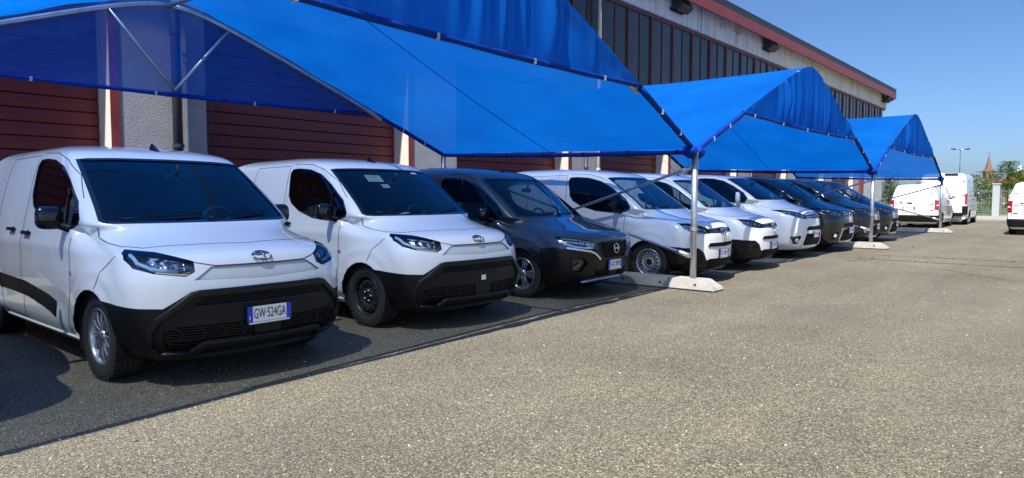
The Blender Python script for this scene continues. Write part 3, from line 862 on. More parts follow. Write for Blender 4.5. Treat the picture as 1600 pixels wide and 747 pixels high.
def interior(parent, x0, zb, w, rw=False):
    """seats, dashboard and wheel seen through the glass; x0: windscreen base, zb: its height"""
    for sy in (-.42, .42):
        mb = MB().mat(M('seat_cloth'))
        mb.box(x0 - 1.30, x0 - .80, sy - .25, sy + .25, zb - .48, zb - .34, bev=.04)
        T = Matrix.Translation((x0 - 1.28, sy, zb - .38)) @ Matrix.Rotation(R(-14), 4, 'Y')
        mb.box(-.07, .07, -.24, .24, 0, .60, T, bev=.05); mb.box(-.05, .06, -.13, .13, .63, .82, T, bev=.04)
        mb.tube([T @ Vector((0, -.06, .58)), T @ Vector((0, -.06, .66))], .008, 6); mb.tube([T @ Vector((0, .06, .58)), T @ Vector((0, .06, .66))], .008, 6)
        mb.build('seat', None, parent)
    mb = MB().mat(M('trim_dark'))
    mb.prism([(x0 - .02, zb - .02), (x0 - .45, zb - .015), (x0 - .52, zb - .08), (x0 - .50, zb - .35), (x0 - .05, zb - .35)], -w + .16, w - .16, Matrix.Rotation(R(90), 4, 'X'))
    mb.build('dashboard', None, parent)
    mb = MB().mat(M('trim_dark')); T = Matrix.Translation((x0 - .62, .42, zb - .05)) @ Matrix.Rotation(R(66), 4, 'Y')
    pts = [T @ Vector((.18 * math.cos(a), .18 * math.sin(a), 0)) for a in np.linspace(0, 2 * math.pi, 25)]
    mb.tube(pts + [pts[1]], .016, 8, cap=False)
    for a in (0, 2.2, 4.1): mb.tube([T @ Vector((0, 0, 0)), T @ Vector((.17 * math.cos(a), .17 * math.sin(a), 0))], .018, 6)
    mb.build('steering_wheel', None, parent)
    mb = MB().mat(M('trim_dark')); mb.box(x0 - 1.62, x0 - 1.60, -w + .05, w - .05, zb - .7, zb + .55); mb.build('bulkhead', None, parent)
    mb = MB().mat(M('trim_dark')); mb.box(x0 - .60, x0 - .57, -.10, .10, zb + .36, zb + .42, bev=.01); mb.tube([(x0 - .56, 0, zb + .42), (x0 - .55, 0, zb + .50)], .012, 6)
    mb.build('rear_view_mirror', None, parent)

def build_van(spec, ft, name, paint):
    B = Body(spec)
    root = empty(name)
    wbx = ft['wheelbase']; za = ft.get('za', .325); ra = ft.get('ra', ARCH_R)
    # openings and panels
    B.region('arch', [circle_poly(0, za, ra), circle_poly(-wbx, za, ra)], 'side'); B.drop('arch')
    B.region('windshield', [ft['windshield']], 'front')
    B.region('window', ft['window'], 'side')
    for k, polys in enumerate(ft.get('rear_windows', [])): B.region('window', [polys], 'side')
    for nm, polys, view in ft['cuts']:
        for p in polys: B.region(nm, [p], view)
    B.region('front_door', ft['door'], 'side')
    B.region('sliding_door', ft['slider'], 'side')
    B.region('bonnet', [ft['bonnet']], 'top')
    B.finish()
    def part(o): return o
    body = link('body', B.extract(None, paint), root)
    body.material_slots[0].link = 'OBJECT'; body.material_slots[0].material = paint
    painted = ['bonnet', 'front_door', 'sliding_door'] + ft.get('painted', [])
    for nm in ('bonnet',):
        o = link(nm, B.extract(nm, paint), root); o['painted'] = 1
    doors = {}
    for sg in (-1, 1):
        sp = lambda c, sg=sg: c.y * sg > 0
        for nm in ('front_door', 'sliding_door'):
            o = link(nm, B.extract(nm, paint, sp), root); o['painted'] = 1; doors[(nm, sg)] = o
    body['painted'] = 1
    # glass
    link('windshield', B.extract('windshield', M('glass'), None, .006, M('gloss_black')), root)
    for sg in (-1, 1):
        link('side_window', B.extract('window', M(ft.get('side_glass', 'glass_dark')), lambda c, sg=sg: c.y * sg > 0, .008, M('gloss_black')), doors[('front_door', sg)])
    for sg in (-1, 1):
        mb = MB().mat(M('gloss_black')); B.strip(mb, ft['window_outline'], 'side', .022, [(-1, 0), (-1, .003), (1, .003), (1, 0)], sg, .05, True); mb.build('window_trim', None, root, fixn=False)
        if 'window_post' in ft: mb = MB().mat(M('gloss_black')); B.strip(mb, ft['window_post'], 'side', .03, [(-1, -.004), (-1, .003), (1, .003), (1, -.004)], sg, .05); mb.build('window_post', None, root, fixn=False)
    mb = MB().mat(M('gloss_black'))
    B.strip(mb, ft['windshield'], 'front', .034, [(-1, 0), (-1, .002), (1, .002), (1, 0)], 1, .05, True)
    mb.build('windshield_seal', None, root, fixn=False)
    # trim cut from the shell
    for nm, m, depth, pname in ft['trim']:
        sk = M('black_plastic') if depth else None
        for sp in ((lambda c: c.y > 0, lambda c: c.y < 0) if nm in ('fog_pocket', 'lower_grille') and ft.get('pairs', True) and (nm == 'fog_pocket' or ft.get('split_lower')) else (None,)):
            link(pname, B.extract(nm, m, sp, depth, sk), root)
    for sg in (-1, 1):
        sp = lambda c, sg=sg: c.y * sg > 0
        h = link('headlight', B.extract('headlight', M('lens'), sp, -.002, M('gloss_black')), root)
        link('reflector', B.extract('headlight', M(ft.get('reflector', 'reflector_dark')), sp, .050, M('gloss_black')), h)
        for (pts, w, mname, off) in ft['lamp_bars']:
            q = MB().mat(M(mname)); B.strip(q, [(a * -sg, b) for a, b in pts] if sg > 0 else pts, 'front', w, [(-1, -.012), (-.8, 0), (0, .006), (.8, 0), (1, -.012)], 1, .02, False, off)
            q.build('lamp_bar', None, h, fixn=False)
        for (a, b, r) in ft['lamp_bulbs']:
            p, n = B.hit('front', a if sg < 0 else -a, b); n = (n * .4 + Vector((1, 0, 0)) * .6).normalized()
            T = frame_of(p - n * .030, n) @ Matrix.Rotation(R(90), 4, 'X')
            q = MB().mat(M('chrome')).lathe([(r * 1.15, .0), (r, .012), (r * .8, .004)], 18, T); q.mat(M('lens')).lathe([(0, .016), (r * .5, .012), (r * .8, .003)], 18, T)
            q.build('projector', None, h)
    # surface strips
    for (pname, m, pts, view, w, prof, both, closed) in ft['strips']:
        if view == 'side':
            for sg in (-1, 1): mb = MB().mat(M(m)); B.strip(mb, pts, 'side', w, prof, sg, .035, closed); mb.build(pname, None, root, fixn=False)
        else:
            mb = MB().mat(M(m)); B.strip(mb, pts, view, w, prof, 1, .03, closed); mb.build(pname, None, root, fixn=False)
            if both: mb = MB().mat(M(m)); B.strip(mb, [(a, -b) for a, b in pts] if view == 'top' else mirror_poly(pts), view, w, prof, 1, .03, closed); mb.build(pname, None, root, fixn=False)
    # seams between the panels
    for pts, view, closed in ft['seams']:
        for sg in ((-1, 1) if view == 'side' else (1,)):
            mb = MB().mat(M(ft.get('seam', 'seam'))); B.strip(mb, pts, view, .007, None, sg, .03, closed); mb.build('panel_seam', None, root, fixn=False)
    # handles
    for (x, z, kind) in ft['handles']:
        for sg in (-1, 1):
            p, n = B.hit('side', x, z, sg)
            q = MB().mat(M(ft.get('handle_mat', 'black_plastic')))
            q.box(-.085, .085, -.016, .016, .018, .036, bev=.008); q.box(-.08, -.05, -.012, .012, 0, .03); q.box(.05, .08, -.012, .012, 0, .03)
            q.mat(M('dark_void')).lathe([(0, .001), (.03, .001), (.034, -.004)], 14, Matrix.Rotation(R(90), 4, 'X') @ Matrix.Diagonal((1.3, 1, .9, 1)))
            o = q.build('door_handle', None, root)
            zax = n; xax = Vector((1, 0, 0)) - n * n.x; xax.normalize(); yax = zax.cross(xax)
            put(o, Matrix(((xax.x, yax.x, zax.x, p.x), (xax.y, yax.y, zax.y, p.y), (xax.z, yax.z, zax.z, p.z), (0, 0, 0, 1))))
    # side repeater
    for sg in (-1, 1):
        p, n = B.hit('side', *ft['repeater'], sg); q = MB().mat(M('chrome')); q.box(-.028, .028, -.014, .014, -.003, .006, bev=.004)
        o = q.build('side_repeater', None, root); zax = n; xax = (Vector((1, 0, 0)) - n * n.x).normalized(); yax = zax.cross(xax)
        put(o, Matrix(((xax.x, yax.x, zax.x, p.x), (xax.y, yax.y, zax.y, p.y), (xax.z, yax.z, zax.z, p.z), (0, 0, 0, 1))))
    # wipers
    for pts in ft['wipers']:
        hs = B.path(pts, 'front', 1, .1, False, .014); mb = MB().mat(M('black_plastic'))
        mb.tube([p for p, n in hs], [.010] + [.007] * (len(hs) - 1), 6); mb.build('wiper', None, root)
    # underside, arch liners and floor
    mb = MB().mat(M('dark_void'))
    mb.box(-wbx - .55, .55, -.62, .62, .19, .30)
    for xa in (0, -wbx):
        for sg in (-1, 1):
            n = 20; v = []; f = []
            for k in range(n + 1):
                a = math.pi * (k / n) * 1.24 - .12 * math.pi
                for yy in (.905 * sg, .52 * sg): v.append((xa + (ra + .004) * math.cos(a), yy * (1 if abs(yy) > .6 else 1), za + (ra + .004) * math.sin(a)))
            for k in range(n): f.append((2 * k, 2 * k + 1, 2 * k + 3, 2 * k + 2))
            v2 = [(x, (abs(y) - .02) * sg, z) for x, y, z in v]
            mb.add(v2, f)
            mb.add([(xa + ra * 1.02 * math.cos(a), .53 * sg, za + ra * 1.02 * math.sin(a)) for a in np.linspace(-.3, math.pi + .3, 20)], [tuple(range(20))])
    mb.build('underbody', None, root)
    interior(root, ft['cowl_x'], ft['cowl_z'], ft.get('inner_w', .70))
    return root, B

# ---------------------------------------------------------------- the four kinds of van
SEAM_LOW = [(-.56, .30), (-.45, .52), (-.43, .77), (-.41, 1.06)]
SEAM_DOOR = [(-.42, 1.365), (-.66, 1.555), (-.93, 1.69), (-1.20, 1.755), (-1.64, 1.775), (-1.66, 1.72), (-1.62, 1.35), (-1.65, 1.02), (-1.70, .73), (-1.71, .30)]
WIN = [(-1.58, 1.70), (-1.43, 1.705), (-1.2, 1.687), (-.96, 1.63), (-.71, 1.505), (-.445, 1.335), (-.345, 1.205), (-.36, 1.165), (-.44, 1.135), (-.62, 1.120), (-.975, 1.147), (-1.27, 1.22), (-1.46, 1.31), (-1.53, 1.39), (-1.605, 1.66)]
WS = [(-.69, 1.690), (-.43, 1.700), (0, 1.703), (.43, 1.700), (.69, 1.690), (.775, 1.20), (.755, 1.183), (.70, 1.178), (0, 1.176), (-.70, 1.178), (-.755, 1.183), (-.775, 1.20)]
def city_common():
    return dict(wheelbase=2.785, windshield=WS, window=[WIN], window_outline=WIN, window_post=[(-.60, 1.115), (-.66, 1.465)],
        door=[[(-.56, .30), (-.43, .77), (-.40, 1.075), (-1.65, 1.075), (-1.70, .73), (-1.71, .30)], [(-.40, 1.075), (-.34, 1.16), (-.42, 1.365), (-.66, 1.555), (-.93, 1.69), (-1.20, 1.755), (-1.64, 1.775), (-1.66, 1.72), (-1.65, 1.075)]],
        slider=[[(-1.72, .30), (-1.705, .73), (-1.67, 1.05), (-1.67, 1.74), (-2.46, 1.74), (-2.46, .74), (-2.34, .55), (-2.30, .30)]],
        bonnet=[(.585, 0), (.51, .395), (.395, .687), (.23, .775), (-.10, .80), (-.16, .77), (-.16, -.77), (-.10, -.80), (.23, -.775), (.395, -.687), (.51, -.395)],
        handles=[(-1.48, 1.06, 0), (-1.92, 1.08, 1)], repeater=(-.41, .785),
        wipers=[[(-.66, 1.195), (-.05, 1.225)], [(-.02, 1.19), (.58, 1.235)]], cowl=[(-.74, 1.168), (0, 1.165), (.74, 1.168)],
        cowl_x=0.0, cowl_z=1.16,
        seams=[(SEAM_DOOR, 'side', False), (SEAM_LOW, 'side', False), ([(-1.71, .30), (-2.30, .30), (-2.34, .55), (-2.46, .74), (-2.46, 1.74), (-1.66, 1.75)], 'side', False),
               ([(-1.8, 1.20), (-1.8, 1.66)], 'side', False) if False else ([(-2.55, 1.16), (-3.2, 1.16)], 'side', False),
               ([(-.16, -.80), (.05, -.80), (.23, -.778), (.395, -.69), (.51, -.397), (.585, 0), (.51, .397), (.395, .69), (.23, .778), (.05, .80), (-.16, .80)], 'top', False)])
HL_NEW = [(-.785, .996), (-.665, .980), (-.494, .915), (-.503, .842), (-.565, .812), (-.74, .838), (-.823, .874), (-.838, .93), (-.82, .972)]
def feat_city_new():
    ft = city_common()
    up = [(-.53, .605), (-.455, .672), (.455, .672), (.53, .605)]
    lowL = [(-.705, .43), (-.63, .458), (-.11, .458), (-.11, .348), (-.45, .348), (-.705, .348)]
    lowL2 = [(-.70, .348), (-.45, .348), (-.53, .275), (-.67, .288)]
    ft['cuts'] = [
        ('headlight', [HL_NEW, mirror_poly(HL_NEW)], 'front'),
        ('slot', [[(-.517, .785), (-.391, .873), (0, .873), (.391, .873), (.517, .785), (0, .768)]], 'front'),
        ('upper_grille', [up], 'front'), ('lower_grille', [lowL, mirror_poly(lowL), lowL2, mirror_poly(lowL2)], 'front'),
        ('bumper', [[(.18, .1), (.18, .630), (.41, .615), (.54, .605), (.62, .60), (.62, .1)]], 'side'),
        ('bumper', [[(-.712, .592), (-.548, .70), (-.50, .712), (0, .715), (.50, .712), (.548, .70), (.712, .592), (.712, .1), (-.712, .1)],
                    [(-.96, .605), (-.712, .594), (-.712, .1), (-.96, .1)], [(.96, .605), (.712, .594), (.712, .1), (.96, .1)]], 'front')]
    ft['trim'] = [('bumper', M('black_plastic'), 0, 'bumper'), ('slot', M('slot_grey'), .012, 'grille_slot'), ('upper_grille', M('dark_void'), .030, 'upper_grille'), ('lower_grille', M('dark_void'), .030, 'lower_grille')]
    ft['lamp_bars'] = [([(-.79, .975), (-.80, .915), (-.74, .872), (-.60, .852)], .028, 'drl_reflection', -.012), ([(-.74, .958), (-.65, .945), (-.53, .905)], .006, 'chrome', -.02), ([(-.60, .848), (-.53, .850)], .03, 'chrome', -.03),
                       ([(-.62, .935), (-.615, .875)], .008, 'chrome', -.02), ([(-.555, .91), (-.55, .862)], .008, 'chrome', -.02)]
    ft['lamp_bars'] += [([(y, .952 - .42 * max(0, y + .70)), (y + .004, .885 - .12 * (y + .70))], .046, 'reflector_bright', -.032) for y in (-.725, -.665, -.605, -.55)] + [([(-.73, .858), (-.62, .842), (-.54, .838)], .030, 'chrome', -.026)]
    ft['lamp_bulbs'] = []
    fr = [(0, .693), (.49, .688), (.54, .676), (.735, .515), (.775, .43), (.765, .315), (.70, .262), (.54, .248), (.46, .318), (0, .325)]
    st = [('bumper_frame', 'grey_plastic', [(-a, b) for a, b in fr[::-1]] + fr[1:], 'front', .055, RAISED(.026), False, False)]
    for z in (.622, .638, .654): st.append(('grille_slat', 'black_plastic', [(-.50, z), (.50, z)], 'front', .007, BAR(.0), False, False))
    for z in (.365, .385, .405, .425, .443): st.append(('grille_slat', 'black_plastic', [(-.68, z), (-.12, z)], 'front', .007, BAR(.0), True, False))
    for z in (.305, .328): st.append(('grille_slat', 'black_plastic', [(-.67, z), (-.50, z)], 'front', .007, BAR(.0), True, False))
    for y0 in (-.64, -.50, -.36, -.22): st.append(('grille_slat', 'grey_plastic', [(y0, .45), (y0 + .045, .405), (y0 + .02, .36)], 'front', .008, BAR(.004), True, False))
    st.append(('lower_lip', 'grey_plastic', [(-.70, .235), (-.50, .222), (0, .225), (.50, .222), (.70, .235)], 'front', .03, RAISED(.03), False, False))
    st.append(('side_moulding', 'black_plastic', [(-2.38, .585), (-1.60, .562), (-1.02, .495), (-.84, .455)], 'side', .145, RAISED(.012), False, False))
    st.append(('sill', 'body_sill', [(-2.36, .245), (-.42, .245)], 'side', .05, RAISED(.012), False, False))
    ft['strips'] = st; ft['split_lower'] = True
    ft['seams'] = ft['seams'] + [([(-.497, .908), (-.365, .878), (0, .876), (.365, .878), (.497, .908)], 'front', False), ([(.30, .95), (.14, .83), (.08, .70)], 'side', False)]
    return ft
HL_OLD = [(-.79, .965), (-.66, .955), (-.50, .905), (-.40, .865), (-.40, .80), (-.56, .795), (-.72, .815), (-.80, .865)]
def feat_city_old():
    ft = city_common()
    ft['cuts'] = [
        ('headlight', [HL_OLD, mirror_poly(HL_OLD)], 'front'),
        ('nose_grille', [[(-.40, .868), (0, .880), (.40, .868), (.40, .80), (0, .79), (-.40, .80)]], 'front'),
        ('intake', [[(-.47, .60), (-.43, .648), (.43, .648), (.47, .60), (0, .585)]], 'front'),
        ('lower_grille', [[(-.46, .36), (-.44, .40), (.44, .40), (.46, .36), (.42, .25), (-.42, .25)]], 'front'),
        ('bumper', [[(.18, .1), (.18, .605), (.56, .592), (.56, .1)]], 'side'),
        ('bumper', [[(-.96, .59), (-.66, .575), (-.56, .50), (-.50, .385), (-.50, .1), (-.96, .1)], [(.96, .59), (.66, .575), (.56, .50), (.50, .385), (.50, .1), (.96, .1)], [(-.5, .385), (.5, .385), (.5, .1), (-.5, .1)]], 'front')]
    ft['trim'] = [('bumper', M('black_plastic'), 0, 'bumper'), ('nose_grille', M('gloss_black'), .010, 'upper_grille'), ('intake', M('dark_void'), .025, 'middle_grille'), ('lower_grille', M('dark_void'), .03, 'lower_grille')]
    ft['lamp_bars'] = [([(-.76, .94), (-.64, .925), (-.46, .87)], .018, 'chrome', -.03), ([(-.74, .83), (-.58, .815), (-.44, .82)], .014, 'drl_reflection', -.02)]
    ft['lamp_bulbs'] = [(-.68, .885, .040), (-.56, .865, .034), (-.47, .845, .024)]
    st = [('grille_bar', 'chrome', [(-.42, .868), (0, .884), (.42, .868)], 'front', .012, RAISED(.006), False, False),
          ('fog_bezel', 'grey_plastic', circle_poly(-.66, .42, .085, 16), 'front', .03, RAISED(.015), True, True),
          ('lower_lip', 'grey_plastic', [(-.60, .232), (0, .225), (.60, .232)], 'front', .03, RAISED(.03), False, False),
          ('side_moulding', 'black_plastic', [(-2.38, .585), (-1.60, .562), (-1.02, .495), (-.84, .455)], 'side', .145, RAISED(.012), False, False),
          ('intake_edge', 'gloss_black', [(-.48, .597), (0, .582), (.48, .597)], 'front', .014, RAISED(.012), False, False)]
    for z in (.28, .31, .34, .37): st.append(('grille_slat', 'black_plastic', [(-.42, z), (.42, z)], 'front', .009, BAR(.0), False, False))
    ft['strips'] = st; ft['reflector'] = 'reflector_bright'
    return ft
def zt(z): return float(np.interp(z, [.2, .915, 1.165, 1.70, 1.885], [.2, .84, 1.085, 1.64, 1.85]))
def zp(z): return float(np.interp(z, [.2, .915, 1.165, 1.70, 1.885], [.2, 1.0, 1.30, 1.80, 1.93]))
def remap(ft, fz, kx=1.0, ky=1.0):
    rz = lambda p: [(a, fz(b)) for a, b in p]; ry = lambda p: [(a * ky, fz(b)) for a, b in p]
    for k in ('windshield', 'cowl'): ft[k] = ry(ft[k])
    for k in ('window_outline', 'window_post'): ft[k] = rz(ft[k])
    for k in ('window', 'door', 'slider'): ft[k] = [rz(p) for p in ft[k]]
    ft['wipers'] = [ry(p) for p in ft['wipers']]
    ft['handles'] = [(x, fz(z), k) for x, z, k in ft['handles']]; ft['repeater'] = (ft['repeater'][0], fz(ft['repeater'][1]))
    ft['seams'] = [(rz(p) if v == 'side' else [(a, b * ky) for a, b in p] if v == 'top' else p, v, c) for p, v, c in ft['seams']]
    ft['bonnet'] = [(a, b * ky) for a, b in ft['bonnet']]
    ft['cowl_z'] = fz(ft['cowl_z'])
    return ft
def feat_town():
    ft = remap(city_common(), zt)
    ft['wheelbase'] = 2.716
    ft['bonnet'] = [(.86, 0), (.80, .40), (.64, .62), (.30, .765), (-.10, .80), (-.16, .77), (-.16, -.77), (-.10, -.80), (.30, -.765), (.64, -.62), (.80, -.40)]
    ft['seams'] = ft['seams'][:4] + [([(-.16, -.80), (.05, -.80), (.30, -.768), (.64, -.622), (.80, -.40), (.865, 0), (.80, .40), (.64, .622), (.30, .768), (.05, .80), (-.16, .80)], 'top', False), ([(.36, .86), (.22, .72), (.14, .62)], 'side', False)]
    HL = [(-.845, .862), (-.70, .845), (-.53, .800), (-.37, .772), (-.38, .690), (-.55, .688), (-.74, .712), (-.83, .752), (-.86, .81)]
    ft['cuts'] = [('headlight', [HL, mirror_poly(HL)], 'front'),
        ('upper_grille', [[(-.335, .76), (.335, .76), (.34, .66), (.26, .555), (-.26, .555), (-.34, .66)]], 'front'),
        ('lower_grille', [[(-.42, .40), (-.08, .40), (-.08, .31), (-.40, .31)], [(.42, .40), (.08, .40), (.08, .31), (.40, .31)]], 'front'),
        ('fog_pocket', [[(-.76, .56), (-.62, .56), (-.56, .50), (-.64, .38), (-.74, .38), (-.77, .46)], mirror_poly([(-.76, .56), (-.62, .56), (-.56, .50), (-.64, .38), (-.74, .38), (-.77, .46)])], 'front'),
        ('bumper', [[(.25, .1), (.25, .56), (.36, .66), (.44, .71), (.62, .715), (.62, .1)]], 'side'),
        ('bumper', [[(-.97, .73), (-.80, .735), (-.55, .70), (-.38, .70), (-.37, .1), (-.97, .1)], [(.97, .73), (.80, .735), (.55, .70), (.38, .70), (.37, .1), (.97, .1)], [(-.38, .775), (0, .79), (.38, .775), (.38, .1), (-.38, .1)]], 'front')]
    ft['trim'] = [('bumper', M('grey_plastic'), 0, 'bumper'), ('upper_grille', M('dark_void'), .03, 'upper_grille'), ('lower_grille', M('dark_void'), .03, 'lower_grille'), ('fog_pocket', M('gloss_black'), .04, 'fog_pocket')]
    ft['lamp_bars'] = [([(-.82, .84), (-.70, .822), (-.54, .782), (-.40, .752)], .016, 'drl_reflection', -.02), ([(-.80, .795), (-.72, .755), (-.56, .727)], .024, 'chrome', -.035)]
    ft['lamp_bulbs'] = [(-.62, .765, .030), (-.53, .750, .028), (-.45, .738, .022)]
    st = [('chrome_strip', 'chrome', [(-.82, .710), (-.72, .690), (-.52, .655), (-.44, .622), (-.34, .540)], 'front', .028, RAISED(.012), True, False),
          ('fog_bar', 'reflector_dark', [(-.74, .44), (-.66, .50)], 'front', .02, RAISED(.002), True, False),
          ('skid_strip', 'alloy', [(-.52, .235), (-.30, .262), (0, .266), (.30, .262), (.52, .235)], 'front', .045, RAISED(.02), False, False),
          ('side_moulding', 'black_plastic', [(-2.28, .42), (-.80, .42)], 'side', .12, RAISED(.012), False, False),
          ('fog_bezel', 'grey_plastic', [(-.78, .57), (-.62, .575), (-.545, .50), (-.63, .365), (-.75, .365)], 'front', .03, RAISED(.015), True, True)]
    for i, z in enumerate((.575, .605, .635, .665, .695, .725, .75)):
        wd = .25 if z < .6 else .32
        for k in range(-4, 5):
            y0 = k * .075 + (.037 if i % 2 else 0)
            if abs(y0) + .03 < wd: st.append(('grille_slat', 'black_plastic', [(y0 - .028, z), (y0 + .028, z)], 'front', .010, BAR(.002), False, False))
    for z in (.33, .355, .38): st.append(('grille_slat', 'black_plastic', [(-.40, z), (-.09, z)], 'front', .009, BAR(.0), True, False))
    ft['strips'] = st; ft['seam'] = 'seam_dark'; ft['split_lower'] = True; ft['reflector'] = 'reflector_bright'
    return ft
def feat_proace(glass_rear=False):
    ft = remap(city_common(), zp, 1, 1.03)
    ft['wheelbase'] = 3.275; ft['za'] = .335; ft['ra'] = ARCH_R + .005
    ft['windshield'] = [(a * .97 if b > 1.7 else a * 1.03, b) for a, b in ft['windshield']]
    if glass_rear:
        w2 = [(-1.74, 1.76), (-1.72, 1.30), (-2.70, 1.30), (-2.74, 1.76)]; w3 = [(-2.86, 1.76), (-2.84, 1.30), (-3.70, 1.32), (-3.66, 1.74)]
        ft['rear_windows'] = [w2, w3]
    HL = [(-.87, 1.085), (-.78, 1.082), (-.62, 1.040), (-.44, .968), (-.42, .885), (-.56, .885), (-.74, .925), (-.85, .99)]
    ft['cuts'] = [('headlight', [HL, mirror_poly(HL)], 'front'),
        ('nose_grille', [[(-.43, .965), (0, .985), (.43, .965), (.40, .90), (0, .885), (-.40, .90)]], 'front'),
        ('middle_grille', [[(-.45, .66), (-.40, .72), (.40, .72), (.45, .66), (.46, .63), (-.46, .63)]], 'front'),
        ('lower_grille', [[(-.46, .56), (.46, .56), (.54, .36), (.50, .30), (-.50, .30), (-.54, .36)]], 'front'),
        ('fog_pocket', [[(-.86, .50), (-.66, .52), (-.62, .50), (-.70, .34), (-.78, .34)], mirror_poly([(-.86, .50), (-.66, .52), (-.62, .50), (-.70, .34), (-.78, .34)])], 'front')]
    ft['trim'] = [('nose_grille', M('gloss_black'), .02, 'upper_grille'), ('middle_grille', M('dark_void'), .025, 'middle_grille'), ('lower_grille', M('dark_void'), .03, 'lower_grille'), ('fog_pocket', M('gloss_black'), .035, 'fog_pocket')]
    ft['lamp_bars'] = [([(-.82, 1.055), (-.64, 1.015), (-.47, .95)], .026, 'chrome', -.02), ([(-.82, .985), (-.74, .945), (-.58, .908), (-.46, .905)], .020, 'drl_reflection', -.015)]
    ft['lamp_bulbs'] = [(-.75, 1.005, .044), (-.63, .968, .044), (-.52, .938, .032)]
    st = [('grille_bar', 'chrome', [(-.44, .93), (0, .945), (.44, .93)], 'front', .016, RAISED(.010), False, False),
          ('bumper_frame', 'chrome', [(-.40, .60), (-.48, .585), (-.575, .36), (-.53, .275)], 'front', .035, RAISED(.016), True, False),
          ('lower_lip', 'chrome', [(-.50, .262), (0, .258), (.50, .262)], 'front', .03, RAISED(.016), False, False),
          ('fog_lamp', 'lamp_white', circle_poly(-.72, .42, .028, 12), 'front', .034, RAISED(.004), True, True)]
    for z in (.35, .41, .47, .53): st.append(('grille_slat', 'black_plastic', [(-.46, z), (.46, z)], 'front', .014, BAR(.0), False, False))
    for z in (.655, .685): st.append(('grille_slat', 'black_plastic', [(-.42, z), (.42, z)], 'front', .010, BAR(.0), False, False))
    ft['strips'] = st
    ft['slider'] = [[(-1.72, .30), (-1.705, zp(.73)), (-1.67, zp(1.05)), (-1.67, 1.82), (-2.78, 1.82), (-2.78, .80), (-2.74, .55), (-2.72, .30)]]
    ft['seams'] = [ft['seams'][0], ft['seams'][1], ([(-1.71, .30), (-2.72, .30), (-2.74, .55), (-2.78, .80), (-2.78, 1.82), (-1.67, 1.82)], 'side', False), ([(-2.86, 1.22), (-3.85, 1.22)], 'side', False), ft['seams'][4]]
    ft['handles'] = [(-1.50, 1.16, 0), (-1.92, 1.18, 1)]
    ft['inner_w'] = .74; ft['reflector'] = 'reflector_bright'
    return ft
floodlight(30.4, 7.82, 'black box floodlight in the middle of the white eaves beam'); floodlight(22.0, 7.80, 'black floodlight at the top picture edge above the window band'); floodlight(51.9, 7.80, 'black floodlight at the far end of the eaves beam')

# ================================================================ CANOPIES
def shade_cloth():
    m, t, out = node_mat('blue_cloth'); tc = N(t, 'ShaderNodeTexCoord')
    n = N(t, 'ShaderNodeTexNoise', i_Scale=.9, i_Detail=5.0); L(t, tc.outputs['Object'], n.inputs['Vector'])
    mx = N(t, 'ShaderNodeMix', data_type='RGBA'); mx.inputs[6].default_value = (.001, .112, .51, 1); mx.inputs[7].default_value = (.002, .148, .60, 1)
    fd = N(t, 'ShaderNodeMapRange'); fd.inputs[1].default_value = .32; fd.inputs[2].default_value = .68; L(t, n.outputs[0], fd.inputs[0]); L(t, fd.outputs[0], mx.inputs[0])
    # sewn lengths: a doubled seam every 1.8 m
    sx = N(t, 'ShaderNodeSeparateXYZ'); L(t, tc.outputs['Object'], sx.inputs[0])
    dv = N(t, 'ShaderNodeMath', operation='DIVIDE'); dv.inputs[1].default_value = 1.8; L(t, sx.outputs['X'], dv.inputs[0])
    fr = N(t, 'ShaderNodeMath', operation='FRACT'); L(t, dv.outputs[0], fr.inputs[0]); lt = N(t, 'ShaderNodeMath', operation='LESS_THAN'); lt.inputs[1].default_value = .018; L(t, fr.outputs[0], lt.inputs[0])
    sm = N(t, 'ShaderNodeMix', data_type='RGBA'); sm.inputs[7].default_value = (.001, .085, .44, 1); k_ = N(t, 'ShaderNodeMath', operation='MULTIPLY'); k_.inputs[1].default_value = .4; L(t, lt.outputs[0], k_.inputs[0]); L(t, k_.outputs[0], sm.inputs[0]); L(t, mx.outputs[2], sm.inputs[6]); mx = sm
    d = N(t, 'ShaderNodeBsdfDiffuse'); L(t, mx.outputs[2], d.inputs[0])
    tl = N(t, 'ShaderNodeBsdfTranslucent'); L(t, mx.outputs[2], tl.inputs[0])
    a = N(t, 'ShaderNodeMixShader'); a.inputs[0].default_value = .50; L(t, d.outputs[0], a.inputs[1]); L(t, tl.outputs[0], a.inputs[2])
    gl = N(t, 'ShaderNodeBsdfGlossy'); gl.inputs['Roughness'].default_value = .45; gl.inputs[0].default_value = (.9, .9, .9, 1)
    b = N(t, 'ShaderNodeMixShader'); b.inputs[0].default_value = .012; L(t, a.outputs[0], b.inputs[1]); L(t, gl.outputs[0], b.inputs[2])
    # open weave: a share of the light goes straight through the holes
    tr = N(t, 'ShaderNodeBsdfTransparent'); tr.inputs[0].default_value = (.86, .96, 1, 1)
    lw = N(t, 'ShaderNodeLayerWeight'); lw.inputs[0].default_value = .5; mr = N(t, 'ShaderNodeMapRange'); mr.inputs[1].default_value = 0; mr.inputs[2].default_value = 1; mr.inputs[3].default_value = WEAVE; mr.inputs[4].default_value = 0; pw = N(t, 'ShaderNodeMath', operation='POWER'); iv = N(t, 'ShaderNodeMath', operation='SUBTRACT'); iv.inputs[0].default_value = 1; L(t, lw.outputs['Facing'], iv.inputs[1]); L(t, iv.outputs[0], pw.inputs[0]); pw.inputs[1].default_value = 1.5; mr.inputs[3].default_value = 0; mr.inputs[4].default_value = WEAVE; L(t, pw.outputs[0], mr.inputs[0])     # holes close when the weave is seen aslant
    c = N(t, 'ShaderNodeMixShader'); L(t, mr.outputs[0], c.inputs[0]); L(t, b.outputs[0], c.inputs[1]); L(t, tr.outputs[0], c.inputs[2])
    L(t, c.outputs[0], out.inputs[0]); MATS['blue_cloth'] = m
WEAVE = .255
